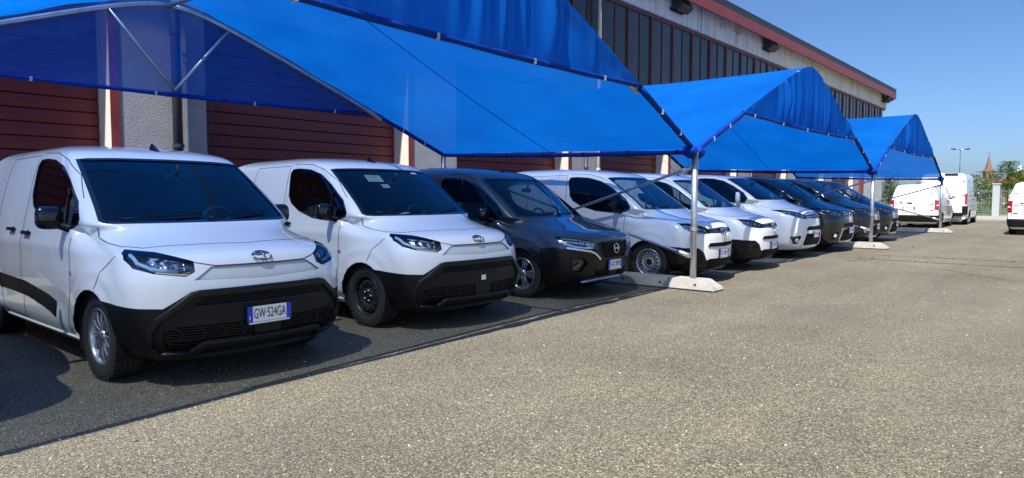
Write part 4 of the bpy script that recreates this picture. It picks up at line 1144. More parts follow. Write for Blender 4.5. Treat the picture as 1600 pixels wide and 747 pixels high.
shade_cloth()
mat('blue_hem', (.0005, .034, .26), .7, spec=.15, var=.3, vscale=14, bump=.8, bscale=60)
mat('clip', (.38, .42, .5), .5)
T0, T1 = 4.55, 9.9; HE, HR, HX = 2.07, 4.0, 2.78       # front and back line, eave, ridge and cross bar heights
POLES = [(-.95, 4.05), (9.44, T0), (19.9, T0), (30.3, T0)]
def gable_h(u, he, hr):
    """height across a gable: u -1..1, softly rounded peak"""
    r = .10; k = (hr - he) / (math.sqrt(1 + r * r) - r)
    return hr - k * (math.sqrt(u * u + r * r) - r)
def canopy(i, label):
    (sa, ta), (sb, tb) = POLES[i], POLES[i + 1]; mid = (sa + sb) / 2; hw = (sb - sa) / 2; rnd = random.Random(40 + i)
    root = empty('shade_canopy', (sa, ta, 0)); tag(root, label, 'canopy', 'blue canopies over the parked vans')
    inv = Matrix.Translation(-Vector((sa, ta, 0)))
    def add(mb, name, m=None, **kw):
        o = mb.build(name, m, None, **kw); o.parent = root; o.matrix_parent_inverse = inv; return o
    def front_t(u): return ta + (tb - ta) * (u + 1) / 2
    def P(u, v):
        he = HE + (.16 * v); hr = HR + .10 * v
        t = front_t(u) * (1 - v) + T1 * v
        z = gable_h(u, he, hr)
        z -= .09 * math.sin(math.pi * abs(u)) * math.sin(math.pi * v) + .05 * math.sin(math.pi * v) * (1 - abs(u))
        return Vector((mid + hw * u, t, z))
    NU, NV = 64, 30; v = []; f = []
    ph = [rnd.uniform(0, 6.28) for _ in range(6)]
    for a in range(NU + 1):
        u = -1 + 2 * a / NU
        for b in range(NV + 1):
            w = b / NV; p = P(u, w)
            edge = math.exp(-w * 9) + math.exp(-(1 - w) * 9)
            p.z += .005 * math.sin(w * 9 + u * 13 + ph[3]) * math.exp(-((abs(u) - 1) ** 2 + w * w) * 6) * 2 + .0025 * math.sin(u * 17 - w * 6 + ph[4]) + .003 * math.sin(u * 8 + w * 11 + ph[5]) + .006 * math.sin(u * 23 + ph[0] + w * 4) * edge + .007 * math.sin(u * 41 + ph[1]) * edge + .006 * math.sin(w * 21 + ph[2] + u * 5) * math.exp(-(1 - abs(u)) * 7)
            v.append(p)
    for a in range(NU):
        for b in range(NV): f.append((a * (NV + 1) + b, (a + 1) * (NV + 1) + b, (a + 1) * (NV + 1) + b + 1, a * (NV + 1) + b + 1))
    add(MB().add(v, f, True), 'roof_cloth', M('blue_cloth'), fixn=False)
    # gable curtains: from the roof edge to the cross bar
    for vv, name, amp in ((0.0, 'front_curtain', .035), (1.0, 'back_curtain', .004)):
        he = HE + .16 * vv; hr = HR + .10 * vv; hx = HX + .07 * vv
        ux = next(u for u in np.linspace(1, 0, 400) if gable_h(u, he, hr) >= hx)
        nu, nw = 200 if amp > .01 else 60, 14; v = []; f = []; sd = rnd.uniform(0, 9)
        folds = [((rnd.gauss(-.05, .22) if rnd.random() < .7 else rnd.uniform(-ux, ux)), rnd.uniform(.006, .022), rnd.uniform(.5, 1.4) * rnd.choice((-1, -1, -1, .6))) for _ in range(46)]
        for a in range(nu + 1):
            u = -ux + 2 * ux * a / nu; p0 = P(u, vv); top = p0.z
            x = mid + hw * u; sag = .05 * (1 - (u / ux) ** 2)
            fold = sum(fa * math.exp(-((u - fc) / fw_) ** 2) for fc, fw_, fa in folds) * amp + amp * .12 * math.sin(u * 37 + sd)
            for b in range(nw + 1):
                w = b / nw; z = top + (hx - sag - top) * w
                y = p0.y + fold * math.sin(math.pi * min(1, .12 + w * .86)) * (1 if vv == 0 else -1) + (-.01 if vv == 0 else .01)
                v.append((x, y, z))
        for a in range(nu):
            for b in range(nw): f.append((a * (nw + 1) + b, (a + 1) * (nw + 1) + b, (a + 1) * (nw + 1) + b + 1, a * (nw + 1) + b + 1))
        add(MB().add(v, f, True), name, M('blue_cloth'), fixn=False)
        pts = []
        for a in range(31):
            u = -ux + 2 * ux * a / 30; pts.append((mid + hw * u, front_t(u) * (1 - vv) + T1 * vv, hx - .05 * (1 - (u / ux) ** 2)))
        add(MB().tube(pts, [.030 * random.uniform(.88, 1.15) for _ in pts], 8), 'cross_bar', M('blue_hem'))
        for a in range(2, 30, 6): add(MB().box(pts[a][0] - .014, pts[a][0] + .014, pts[a][1] - .033, pts[a][1] + .033, pts[a][2] - .033, pts[a][2] + .02), 'clip', M('clip'))
        # gable edge: hem wrapped pipe below the bar, bare pipe above
        for sg in (-1, 1):
            us = np.linspace(sg, sg * ux, 10); pt = [P(u, vv) + Vector((0, 0, -.03)) for u in us]
            add(MB().tube(pt, [.040 * random.uniform(.88, 1.12) for _ in pt], 8), 'gable_hem', M('blue_hem'))
            us = np.linspace(sg * ux, 0, 16); pt = [P(u, vv) + Vector((0, .05 if vv == 0 else -.05, -.085)) for u in us]
            add(MB().tube(pt, .032, 8), 'gable_pipe', M('galvanised'))
            for q in (3, 6): pp = P(sg + (sg * ux - sg) * q / 9, vv); add(MB().box(pp.x - .014, pp.x + .014, pp.y - .044, pp.y + .02, pp.z - .072, pp.z - .01), 'clip', M('clip'))
    # eaves
    for sg in (-1, 1):
        pt = [P(sg, w) + Vector((0, 0, -.035 - .025 * math.sin(math.pi * w))) for w in np.linspace(0, 1, 20)]
        add(MB().tube(pt, [.036 * random.uniform(.85, 1.15) for _ in pt], 8), 'eave_pipe', M('blue_hem'))
        for q in range(1, 20, 3): p = pt[q]; add(MB().box(p.x - .038, p.x + .038, p.y - .014, p.y + .014, p.z - .025, p.z + .038), 'clip', M('clip'))
        pt = [P(u * sg, .5) + Vector((0, 0, -.022)) for u in np.linspace(1, .04, 24)]
        add(MB().tube(pt, .005, 6), 'mid_rafter', M('blue_hem'))
    pt = [P(0, w) + Vector((0, 0, -.06)) for w in np.linspace(0, 1, 12)]
    add(MB().tube(pt, .034, 8), 'ridge_pipe', M('galvanised'))
    # V struts at the back gable
    for du in (-.16, .16):
        a = P(du, 1.0) + Vector((0, -.05, -.07)); b = Vector((mid, T1 - .05, HX + .08))
        add(MB().tube([a, b], .022, 8), 'strut', M('galvanised'))
    # knots of cloth at the front corners
    for (s, t, sg) in ((sa, ta, 1), (sb, tb, -1)):
        bm = bmesh.new(); bmesh.ops.create_icosphere(bm, subdivisions=3, radius=.105)
        for q in bm.verts: q.co = q.co * (1 + .16 * math.sin(q.co.x * 70) * math.sin(q.co.z * 60 + 1)); q.co.z *= .9
        add(MB().bm(bm, Matrix.Translation((s + sg * .12, t + .02, HE - .03)), True), 'corner_knot', M('blue_hem'))
    # posts and braces on the right-hand line (and the left one of the first canopy)
    for (s, t) in ([(sa, ta)] if i == 0 else []) + [(sb, tb)]:
        for (tt, h, z0) in ((t, HE - .02, .16), (T1, HE + .14, 0.0)):
            mb = MB(); mb.tube([(s, tt, z0), (s, tt, h)], .046, 14); mb.lathe([(.056, -.03), (.056, .03)], 14, Matrix.Translation((s, tt, .9)) @ Matrix.Rotation(R(90), 4, 'X'))
            add(mb, 'post', M('galvanised'))
        for (z0, z1) in ((1.80, .22), (.50, 1.95)):
            a = Vector((s - .02, t + .06, z0)); b = Vector((s - .02, T1 - .06, z1)); d = (b - a)
            mb = MB(); mb.tube([a, a + d * .03, a + d * .05, b], [.036, .036, .022, .022], 8); mb.box(s - .04, s + .02, t + .0, t + .09, z0 - .035, z0 + .035)
            add(mb, 'brace', M('galvanised'))
    return root
canopy(0, 'nearest blue canopy hanging over the left half of the picture')
canopy(1, 'middle blue canopy with peaked front and gathered gable cloth')
canopy(2, 'farthest and smallest blue canopy near the white parked vans')

def block(s, t, label, rear=False):
    r = empty('concrete_block', (s, t, 0)); tag(r, label, 'concrete block', 'concrete blocks holding the canopy posts')
    Lb = 2.3; z = .165; pf = [(-.42, .01), (-.40, .05), (-.22, z), (Lb - .22, z), (Lb, .04), (Lb, .01)]
    v = []; f = []
    for hw, top in ((.20, .15),):
        for sg in (-1, 1):
            for y, zz in pf: v.append((sg * (hw - (hw - top) * (zz / z)), y, zz))
    n = len(pf); f = [tuple(range(n)), tuple(range(2 * n - 1, n - 1, -1))] + [(i, i + n, (i + 1) % n + n, (i + 1) % n) for i in range(n)]
    bm = bmesh.new(); me = MB().add(v, f).mesh('b'); bm.from_mesh(me); bmesh.ops.recalc_face_normals(bm, faces=bm.faces)
    bmesh.ops.bevel(bm, geom=list(bm.edges), offset=.014, segments=2, affect='EDGES')
    MB().bm(bm).build('beam', M('concrete'), r)
    for y in (-.12, .45, 1.1, 1.7):
        h = MB().lathe([(0, 0), (.020, 0), (.022, .006)], 10, Matrix.Translation((-.177, y, .085)) @ Matrix.Rotation(R(90), 4, 'Z') @ Matrix.Rotation(R(0), 4, 'X')); h.build('lifting_hole', M('dark_void'), r)
for k, lab in enumerate(['pale concrete foot block of the post hidden at the left edge', 'long pale concrete foot block beside the dark grey van, nearest in view', 'pale concrete foot block under the middle canopy post by the black van', 'pale concrete foot block of the farthest canopy post by the white van']):
    if k > 0: block(POLES[k][0], POLES[k][1], lab)
# ================================================================ PLACING THE VANS
mat('body_sill', (.8, .81, .82), .3, coat=.5)
def decorate(root, B, kind, ft, paint, mirror_mat, wheels, tall=False):
    wb = ft['wheelbase']; rr = .33 if kind != 'pro' else .342
    for x in (0, -wb):
        for sg in (-1, 1): wheel(root, x, sg, wheels, 0.0, rr)
    mx = {'new': (-.57, 1.165), 'old': (-.57, 1.165), 'town': (-.57, 1.085), 'pro': (-.52, 1.31)}[kind]
    for sg in (-1, 1):
        p, n = B.hit('side', mx[0], mx[1], sg)
        m = make_mirror(root, mx[0], mx[1], abs(p.y) - .01, sg, mirror_mat, tall)
        if mirror_mat is paint: m['painted'] = 1
def repaint(root, paint):
    for o in [root] + list(root.children_recursive):
        if o.get('painted'):
            for sl in o.material_slots:
                if sl.material and sl.material.name.startswith('paint_'):
                    i = list(o.material_slots).index(sl); o.material_slots[i].link = 'OBJECT'; o.material_slots[i].material = paint
                    break
def seat_at(root, s, t, yaw): root.location = (s, t, 0); root.rotation_euler = (0, 0, R(-90 + yaw))
def set_wheels(root, kind):
    if kind not in WHEEL: WHEEL[kind] = rim_mesh(kind)
    for w in root.children:
        if w.name.startswith('wheel'):
            for c in w.children:
                if c.name.startswith('rim'): c.data = WHEEL[kind]
def front_frame(B, y, z, off=.004, lean=None):
    p, n = B.hit('front', y, z, 1, off)
    if lean is not None: n = Vector((n.x, 0, lean)).normalized()
    return frame_of(p, n)
GV = 'vans parked nose out under the canopies'
# van 1 and 2
ft = feat_city_new(); v1, B1 = build_van(CITY, ft, 'panel_van', M('paint_white')); decorate(v1, B1, 'new', ft, M('paint_white'), M('gloss_black'), 'alloy')
def fin(root, x=-1.12, z=1.83, B=None):
    p, n = B.hit('top', x, 0); mb = MB().mat(M('gloss_black'))
    prof = [(-.075, -.004), (.065, -.004), (.03, .018), (-.045, .062), (-.07, .058)]
    v = []
    for hw, k in ((-.022, 1), (.022, 1)):
        v += [(a, hw * (1 - max(0, b) / .075), b) for a, b in prof]
    m = len(prof); mb.add(v, [tuple(range(m)), tuple(range(2 * m - 1, m - 1, -1))] + [(i, i + m, (i + 1) % m + m, (i + 1) % m) for i in range(m)])
    mb.build('antenna_fin', None, root, tuple(p), (0, R(6), 0))
def whip(root, B, x=-1.15, tilt=48, ln=.42):
    p, n = B.hit('top', x, 0); mb = MB().mat(M('black_plastic')); a = R(tilt)
    mb.tube([(0, 0, -.01), (-.02, 0, .03)], [.028, .016], 8); mb.tube([(-.02, 0, .025), (-.02 - math.sin(a) * ln, 0, .02 + math.cos(a) * ln)], [.006, .003], 6)
    mb.build('antenna', None, root, tuple(p))
fin(v1, B=B1, x=-1.02)
oval_emblem(v1, front_frame(B1, 0, .925, .002), .150)
v2 = copy_tree(v1); seat_at(v1, 2.696, 5.669, .8); seat_at(v2, 5.316, 5.85, -.6); set_wheels(v2, 'steel_black')
tag(v1, 'white panel van nearest the camera with silver alloy wheels and blue edged number plate', 'van', GV)
tag(v2, 'white panel van with black steel wheels and paper notices behind its windscreen', 'van', GV)
number_plate(v1, front_frame(B1, 0, .502, .020, 0.0), 'GW·524GA')
mb = MB().mat(M('plate_white')).box(-.034, .034, -.026, .026, 0, .002); put(mb.build('bumper_tag', None, v2), front_frame(B1, 0, .52, .003))
def notice(root, B, y, z, w, h, off=-.03, lines=4):
    mb = MB().mat(M('paper')).box(-w / 2, w / 2, -h / 2, h / 2, 0, .001)
    mb.mat(M('trim_dark'))
    for k in range(lines): yy = h / 2 - h * (k + .8) / (lines + .6); mb.box(-w * .40, w * (.36 - .12 * (k % 2)), yy - h * .02, yy + h * .02, .001, .0016)
    put(mb.build('paper_notice', None, root), front_frame(B, y, z, off))
notice(v2, B1, -.30, 1.60, .20, .14, -.012); notice(v2, B1, -.24, 1.51, .10, .07, -.012, 2)
mb = MB().mat(M('paper')).box(-.16, .16, -.06, .06, 0, .003); o = mb.build('paper_sheet', None, v2, (-.14, -.34, 1.165)); o.rotation_euler = (0, R(-12), R(80))
mb = MB().mat(M('paper')); mb.box(-.05, .05, -.016, .016, 0, .0015); put(mb.build('windscreen_sticker', None, v2), front_frame(B1, .40, 1.665, .002))
# van 3
ft = feat_town(); v3, B3 = build_van(TOWN, ft, 'panel_van', M('paint_grey')); decorate(v3, B3, 'town', ft, M('paint_grey'), M('gloss_black'), 'alloy5')
whip(v3, B3, -1.05, 35); ring_emblem(v3, front_frame(B3, 0, .675, .012, .05), .125); number_plate(v3, front_frame(B3, 0, .462, .012, 0.0), 'GX130MS')
seat_at(v3, 7.986, 5.972, 2.0); tag(v3, 'dark grey van with round emblem and chrome strips under its headlights', 'van', GV)
# van 4 and 5
ft = feat_city_old(); v4, B4 = build_van(CITY, ft, 'panel_van', M('paint_white')); decorate(v4, B4, 'old', ft, M('paint_white'), M('black_plastic'), 'steel_silver')
whip(v4, B4, -1.05, 45); oval_emblem(v4, front_frame(B4, 0, .818, .014), .18)
v5 = copy_tree(v4); seat_at(v4, 10.543, 5.461, 1.6); seat_at(v5, 12.98, 5.54, 3.2)
tag(v4, 'white van with silver steel wheels directly behind the nearest canopy post', 'van', GV); tag(v5, 'white van just right of the nearest canopy post, dark framed plate', 'van', GV)
number_plate(v4, front_frame(B4, 0, .475, .012, 0.0), 'GT318KV'); number_plate(v5, front_frame(B4, 0, .475, .012, 0.0), 'GS207LP')
notice(v4, B4, -.42, 1.50, .16, .20, -.012); 
# vans 6 to 9
ft = feat_proace(False); v6, B6 = build_van(PROA, ft, 'large_van', M('paint_white')); decorate(v6, B6, 'pro', ft, M('paint_white'), M('paint_white'), 'steel_silver', True)
oval_emblem(v6, front_frame(B6, 0, .935, .016), .17)
rear_of_van = [None]
def rear_parts(root, B):
    """tail lamps, plate recess, door seams, handle and dark bumper at the back of the large van"""
    for sg in (-1, 1):
        mb = MB().mat(M('tail_red')); pts = [(.845 * sg, .82), (.85 * sg, 1.22)]
        B.strip(mb, pts, 'rear', .15, RAISED(.012), 1, .04); mb.build('tail_light', None, root, fixn=False)
        q = MB().mat(M('lamp_white')); B.strip(q, [(.845 * sg, .985), (.845 * sg, 1.025)], 'rear', .13, RAISED(.0135), 1, .02); q.build('reversing_lamp', None, root, fixn=False)
        for z in (.78, 1.05, 1.5):
            h = MB().mat(M('seam')); B.strip(h, [(.60 * sg, z), (.74 * sg, z)], 'rear', .03, RAISED(.012), 1, .05); h.build('door_hinge', None, root, fixn=False)
    mb = MB().mat(M('black_plastic')); B.strip(mb, [(-.93, .42), (-.80, .43), (0, .43), (.80, .43), (.93, .42)], 'rear', .30, RAISED(.045), 1, .05); mb.build('rear_bumper', None, root, fixn=False)
    for pts in ([(-.05, .60), (-.05, 1.80)], [(-.78, .60), (-.76, 1.75), (.76, 1.75), (.78, .60)]):
        mb = MB().mat(M('seam')); B.strip(mb, pts, 'rear', .016, None, 1, .05); mb.build('panel_seam', None, root, fixn=False)
    p, n = B.hit('rear', .20, .88, 1, .004); number_plate(root, frame_of(p, Vector((-1, 0, .02))), 'FZ904RT', .46, .11)
    p, n = B.hit('rear', .16, 1.10, 1, .0); mb = MB().mat(M('black_plastic')).box(-.10, .10, -.022, .022, 0, .03, bev=.008); put(mb.build('door_handle', None, root), frame_of(p, n))
    p, n = B.hit('rear', .50, 1.11, 1, .004); oval_emblem(root, frame_of(p, n), .15)
    mb = MB().mat(M('tail_red')); B.strip(mb, [(-.13, 1.845), (.13, 1.845)], 'rear', .035, RAISED(.012), 1, .04); mb.build('brake_light', None, root, fixn=False)
    mb = MB().mat(M('paint_white'))
vA = copy_tree(v6); rear_parts(vA, B6)
vC = copy_tree(vA)
number_plate(v6, front_frame(B6, 0, .545, .016, 0.0), 'GR652DN')
set_wheels(v6, 'alloy5')
v0 = copy_tree(v6); seat_at(v0, .10, 5.75, 0); tag(v0, 'large white van at the left edge whose shadow reaches the nearest van', 'van', GV)
v7 = copy_tree(v6); v8 = copy_tree(v6); v9 = copy_tree(v6)
repaint(v7, M('paint_black')); repaint(v8, M('paint_graphite')); repaint(v9, M('paint_black'))
seat_at(v6, 16.10, 5.69, -.7); seat_at(v7, 18.50, 5.58, 0); seat_at(v8, 21.25, 5.58, 1.5); seat_at(v9, 23.75, 5.60, 1)
tag(v6, 'large white van with white mirrors and chrome trimmed lower grille', 'van', GV)
tag(v7, 'large black van with bright chrome bumper trim left of the second post', 'van', GV)
tag(v8, 'large dark graphite van partly behind the second canopy post', 'van', GV)
tag(v9, 'large black van last in the row before the empty bays', 'van', GV)
vA.location = (33.75 + 4.10, 6.15, 0); vA.rotation_euler = (0, 0, R(1.0)); tag(vA, 'white van seen from behind beyond the farthest canopy post', 'van', 'white vans parked with their backs to the camera')
vC.location = (30.2 + 4.10, 1.62, 0); vC.rotation_euler = (0, 0, R(.5)); tag(vC, 'white van seen from behind, cut off by the right picture edge', 'van', 'white vans parked with their backs to the camera')
# ---------------------------------------------------------------- the tall van
TALL = dict(CITY)
TALL['Z'] = [.25, .32, .42, .55, .66, .76, .86, .96, 1.04, 1.10, 1.15, 1.20, 1.25, 1.30, 1.34, 1.37, 1.55, 1.80, 2.05, 2.20, 2.30, 2.38, 2.45, 2.50, 2.53]
TALL['zs'] = zgrid([(.25, 4), (.36, 16), (1.0, 14), (1.40, 22), (2.25, 10), (2.48, 5), (2.53, 0)])
TALL['xr'] = [-4.42] * 18 + [-4.41, -4.40, -4.39, -4.37, -4.33, -4.25, -4.1]
TALL['w'] = [.93, .98, 1.01, 1.02, 1.025, 1.025, 1.025, 1.025, 1.025, 1.02, 1.02, 1.02, 1.02, 1.015, 1.01, 1.01, 1.0, .985, .965, .95, .935, .91, .86, .75, .5]
TALL['wf'] = [a * .96 for a in TALL['w']]; TALL['Dr'] = [.08] * 25; TALL['rear_in'] = .02
TALL['deform'] = city_deform([(0, .36), (-3.45, .36)], .40)
def feat_tall():
    fz = lambda z: float(np.interp(z, [.2, .915, 1.165, 1.70, 1.885], [.25, 1.04, 1.37, 2.22, 2.53]))
    ft = remap(feat_city_old(), fz, 1, 1.08)
    ft['wheelbase'] = 3.45; ft['za'] = .36; ft['ra'] = .40
    ft['strips'] = []; ft['slider'] = [[(-1.75, .34), (-1.75, 2.2), (-2.95, 2.2), (-2.95, .34)]]; ft['seams'] = [ft['seams'][0]]
    ft['cuts'] = [ft['cuts'][0]]; ft['trim'] = []; ft['lamp_bars'] = []; ft['lamp_bulbs'] = []
    return ft
ft = feat_tall(); vB, BB = build_van(TALL, ft, 'high_roof_van', M('paint_white'))
for x in (0, -3.45):
    for sg in (-1, 1): w = wheel(vB, x, sg, 'steel_silver', 0, .36); w.location.y = sg * .88
for sg in (-1, 1): make_mirror(vB, -.55, 1.5, .99, sg, M('black_plastic'), True)
for sg in (-1, 1):
    mb = MB().mat(M('tail_red')); BB.strip(mb, [(.965 * sg, 1.02), (.965 * sg, 1.52)], 'rear', .11, RAISED(.03), 1, .05); mb.build('tail_light', None, vB, fixn=False)
    mb = MB().mat(M('black_plastic')); BB.strip(mb, [(.93 * sg, .50), (.93 * sg, .92)], 'rear', .24, RAISED(.06), 1, .05); mb.build('bumper_corner', None, vB, fixn=False)
    for z in (.75, 1.42, 2.1): mb = MB().mat(M('black_plastic')); BB.strip(mb, [(.80 * sg, z), (.96 * sg, z)], 'rear', .035, RAISED(.02), 1, .05); mb.build('door_hinge', None, vB, fixn=False)
mb = MB().mat(M('black_plastic')); mb.box(-4.60, -4.40, -.85, .85, .42, .60, bev=.03); mb.build('rear_step', None, vB)
mb = MB().mat(M('seam')); BB.strip(mb, [(0, .62), (0, 2.36)], 'rear', .012, None, 1, .05); mb.build('panel_seam', None, vB, fixn=False)
mb = MB().mat(M('gloss_black')); mb.box(-4.44, -4.36, -.62, -.05, 2.43, 2.50, bev=.02); mb.build('brake_light', None, vB)
vB.location = (39.2 + 4.42, 5.95, 0); vB.rotation_euler = (0, 0, R(1.5)); tag(vB, 'tall white high roof van with vertical red tail lamps', 'van', 'white vans parked with their backs to the camera')

# ================================================================ BEYOND THE YARD
def leaf_mat(name, c, dry=None):
    m, t, out = node_mat(name); g_ = N(t, 'ShaderNodeNewGeometry'); oi = N(t, 'ShaderNodeTexCoord')
    n = N(t, 'ShaderNodeTexNoise', i_Scale=1.2, i_Detail=3.0); L(t, oi.outputs['Object'], n.inputs['Vector'])
    mx = N(t, 'ShaderNodeMix', data_type='RGBA'); mx.inputs[6].default_value = c4([x * .6 for x in c]); mx.inputs[7].default_value = c4(dry or [x * 1.5 for x in c]); L(t, n.outputs[0], mx.inputs[0])
    d = N(t, 'ShaderNodeBsdfDiffuse'); L(t, mx.outputs[2], d.inputs[0]); tl = N(t, 'ShaderNodeBsdfTranslucent'); L(t, mx.outputs[2], tl.inputs[0])
    a = N(t, 'ShaderNodeMixShader'); a.inputs[0].default_value = .35; L(t, d.outputs[0], a.inputs[1]); L(t, tl.outputs[0], a.inputs[2]); L(t, a.outputs[0], out.inputs[0]); MATS[name] = m
leaf_mat('leaf_green', (.075, .13, .028)); leaf_mat('leaf_dark', (.03, .065, .018)); leaf_mat('leaf_yellow', (.11, .13, .03)); leaf_mat('petal_pink', (.55, .28, .30), (.7, .5, .5)); leaf_mat('petal_white', (.6, .6, .55))
mat('bark', (.10, .075, .05), .9, var=.3, vscale=6, bump=.6, bscale=30)
mat('brick_far', (.21, .115, .085), .9, var=.12, vscale=.6); mat('roof_tile', (.36, .12, .07), .8, var=.25, vscale=1.5); mat('wall_far', (.55, .50, .42), .9, var=.1)
def plant(name, label, cat, x, y, h, rx, n, lm, group, trunk=True, leaf=.12, petals=None, base=.15, seed=1):
    rnd = random.Random(seed); root = empty(name, (x, y, 0)); tag(root, label, cat, group)
    cl = [(rnd.gauss(0, rx * .42), rnd.gauss(0, rx * .42), base * h + (h * (1 - base)) * (rnd.random() ** .8), rx * rnd.uniform(.22, .46)) for _ in range(14 if n < 1500 else 26)]
    mb = MB().mat(M(lm)); pb = MB().mat(M(petals)) if petals else None
    for k in range(n):
        cx, cy, cz, r = rnd.choice(cl); a, b = rnd.uniform(0, 6.28), rnd.gauss(0, .5)
        taper = 1 - .55 * max(0, (cz / h - .55))
        q = Vector((cx * taper + r * rnd.gauss(0, .5), cy * taper + r * rnd.gauss(0, .5), min(h * 1.03, max(.05, cz + r * rnd.gauss(0, .45)))))
        d = Vector((math.cos(a), math.sin(a), b)).normalized(); e = d.cross(Vector((rnd.random() - .5, rnd.random() - .5, 1))).normalized(); l = leaf * rnd.uniform(.6, 1.4)
        tgt = pb if (pb and rnd.random() < .16) else mb
        tgt.add([q - d * l * .5, q + e * l * .32, q + d * l * .5, q - e * l * .32], [(0, 1, 2, 3)])
    mb.build('crown', None, root, fixn=False)
    if pb: o = pb.build('blossom', None, root, fixn=False); o['kind'] = 'stuff'
    if trunk:
        t = MB().mat(M('bark')); t.tube([(0, 0, 0), (rx * .05, 0, h * .35), (rx * .02, rx * .05, h * .8)], [h * .028, h * .02, h * .008], 8)
        for k in range(5): a = k * 1.3; z = h * (.3 + .09 * k); t.tube([(0, 0, z), (math.cos(a) * rx * .5, math.sin(a) * rx * .5, z + h * .18)], [h * .012, h * .004], 5)
        t.build('trunk', None, root)
def at(px, Y, z=0):
    """ground point seen at picture column px, at distance Y along the camera axis"""
    q = (px - 800) / 1066.67; fx, fy = math.cos(YAW), math.sin(YAW); rx_, ry_ = math.sin(YAW), -math.cos(YAW)
    return (Y * fx + q * Y * rx_, Y * fy + q * Y * ry_)
# green strip behind the fence
gm = MB(); gm.box(55.6, 260, -90, 60, -.5, .03); tag(gm.build('grass_verge', M('grass')), kind='structure')
pm = MB(); pm.box(47.0, 55.4, 1.2, 6.4, -.2, .10, bev=.03); tag(pm.build('concrete_path', M('concrete_path')), kind='structure')
GT = 'trees and shrubs beyond the fence'
k = 0
for px, Y, h, rx, n, lm, nm, lab, cat, pet, lf in [
    (1509, 52, 2.6, 1.3, 1800, 'leaf_green', 'flowering_shrub', 'green shrub with white blossom right of the tall van', 'shrub', 'petal_white', .10),
    (1524, 56, 2.9, 1.6, 2200, 'leaf_yellow', 'shrub', 'yellow green shrub behind the mesh gate', 'shrub', 'petal_white', .11),
    (1541, 54, 2.7, 1.5, 2200, 'leaf_green', 'flowering_shrub', 'leafy shrub with white blossom beside the grey gate post', 'shrub', 'petal_white', .10),
    (1566, 55, 2.5, 1.5, 1900, 'leaf_green', 'shrub', 'green shrub between the gate post and the rightmost van', 'shrub', None, .11),
    (1515, 95, 4.2, 2.6, 2200, 'leaf_dark', 'broadleaf_tree', 'dark green tree left of the church tower', 'tree', None, .22),
    (1556, 92, 4.6, 2.5, 2200, 'leaf_green', 'broadleaf_tree', 'bright green tree right of the church tower', 'tree', None, .22),
    (1572, 80, 5.3, 1.5, 2600, 'leaf_green', 'broadleaf_tree', 'tallest pointed tree above the rightmost van', 'tree', None, .18),
    (1586, 88, 4.6, 1.6, 1500, 'leaf_dark', 'broadleaf_tree', 'small dark tree in front of the red roofed house', 'tree', None, .2),
    (1604, 84, 4.0, 2.2, 1500, 'leaf_green', 'broadleaf_tree', 'green tree at the right picture edge', 'tree', None, .2),
    (1383, 62, 3.6, 1.5, 2400, 'leaf_green', 'flowering_shrub', 'pink flowering shrub at the far end of the hall', 'shrub', 'petal_pink', .12),
    (1393, 58, 2.9, 1.2, 1800, 'leaf_dark', 'flowering_shrub', 'low pink flowering shrub behind the white van roof', 'shrub', 'petal_pink', .12)]:
    x, y = at(px, Y); k += 1
    plant(nm, lab, cat, x, y, h, rx, n, lm, GT, cat == 'tree', lf, pet, .08 if cat == 'shrub' else .25, 60 + k)
# far belt of trees that reads as one mass
mb = MB(); rnd = random.Random(9)
for j in range(9000):
    px = rnd.uniform(1340, 1760); Y = rnd.uniform(150, 175); x, y = at(px, Y); mb.mat(M('leaf_dark' if rnd.random() < .5 else 'leaf_green'))
    hh = 3.2 + 1.4 * math.sin(px * .11) + 1.0 * math.sin(px * .29 + 1); z = rnd.uniform(0, hh); l = .55; a = rnd.uniform(0, 6.28); d = Vector((math.cos(a), math.sin(a), rnd.gauss(0, .4))) * l; e = d.cross(Vector((0, .2, 1))).normalized() * l * .6
    q = Vector((x, y, z)); mb.add([q - d * .5, q + e * .5, q + d * .5, q - e * .5], [(0, 1, 2, 3)])
tag(mb.build('far_trees', None, fixn=False), 'far belt of trees along the horizon', None, None, 'stuff')
# fence and gate
mat('fence_grey', (.20, .22, .23), .5, metal=.3); mat('post_grey', (.42, .46, .48), .5, metal=.2)
FX = 54.6
fence = empty('mesh_fence', (FX, 0, 0)); tag(fence, 'grey metal bar fence behind the yard with a low plinth', 'fence')
def fp(mb, nm): o = mb.build(nm, M('fence_grey'), fence, (-FX, 0, 0)); return o
for y0, y1 in ((7.6, 5.35), (4.85, 2.6), (2.5, .2), (.1, -2.3), (-2.4, -5)):
    for z in (.22, .95, 1.72): fp(MB().box(FX - .015, FX + .015, min(y0, y1), max(y0, y1), z, z + .04), 'rail')
    for j in range(int(abs(y0 - y1) / .14) + 1):
        yy = y0 - j * .14; fp(MB().box(FX - .008, FX + .008, yy - .008, yy + .008, .10, 1.78), 'bar')
    fp(MB().box(FX - .03, FX + .03, y0 - .03, y0 + .03, 0, 1.85), 'post')
pl = MB().box(FX - .12, FX + .12, -6, 5.3, 0, .16); o = pl.build('plinth', M('concrete_path'), fence, (-FX, 0, 0))
gp = empty('gate_post', (54.3, 5.1, 0)); tag(gp, 'wide pale grey gate post in the fence behind the vans', 'gate post')
MB().box(-.16, .16, -.20, .20, 0, 2.15, bev=.02).build('post', M('post_grey'), gp); MB().box(-.20, .20, -.24, .24, 2.151, 2.22, bev=.02).build('cap', M('post_grey'), gp)
# pale kerb block at the end of the path
kb = MB().box(43.2, 46.4, 1.9, 2.6, 0, .45, bev=.06); tag(kb.build('concrete_kerb', M('concrete_path')), 'rounded pale concrete kerb left of the rightmost van', 'kerb')
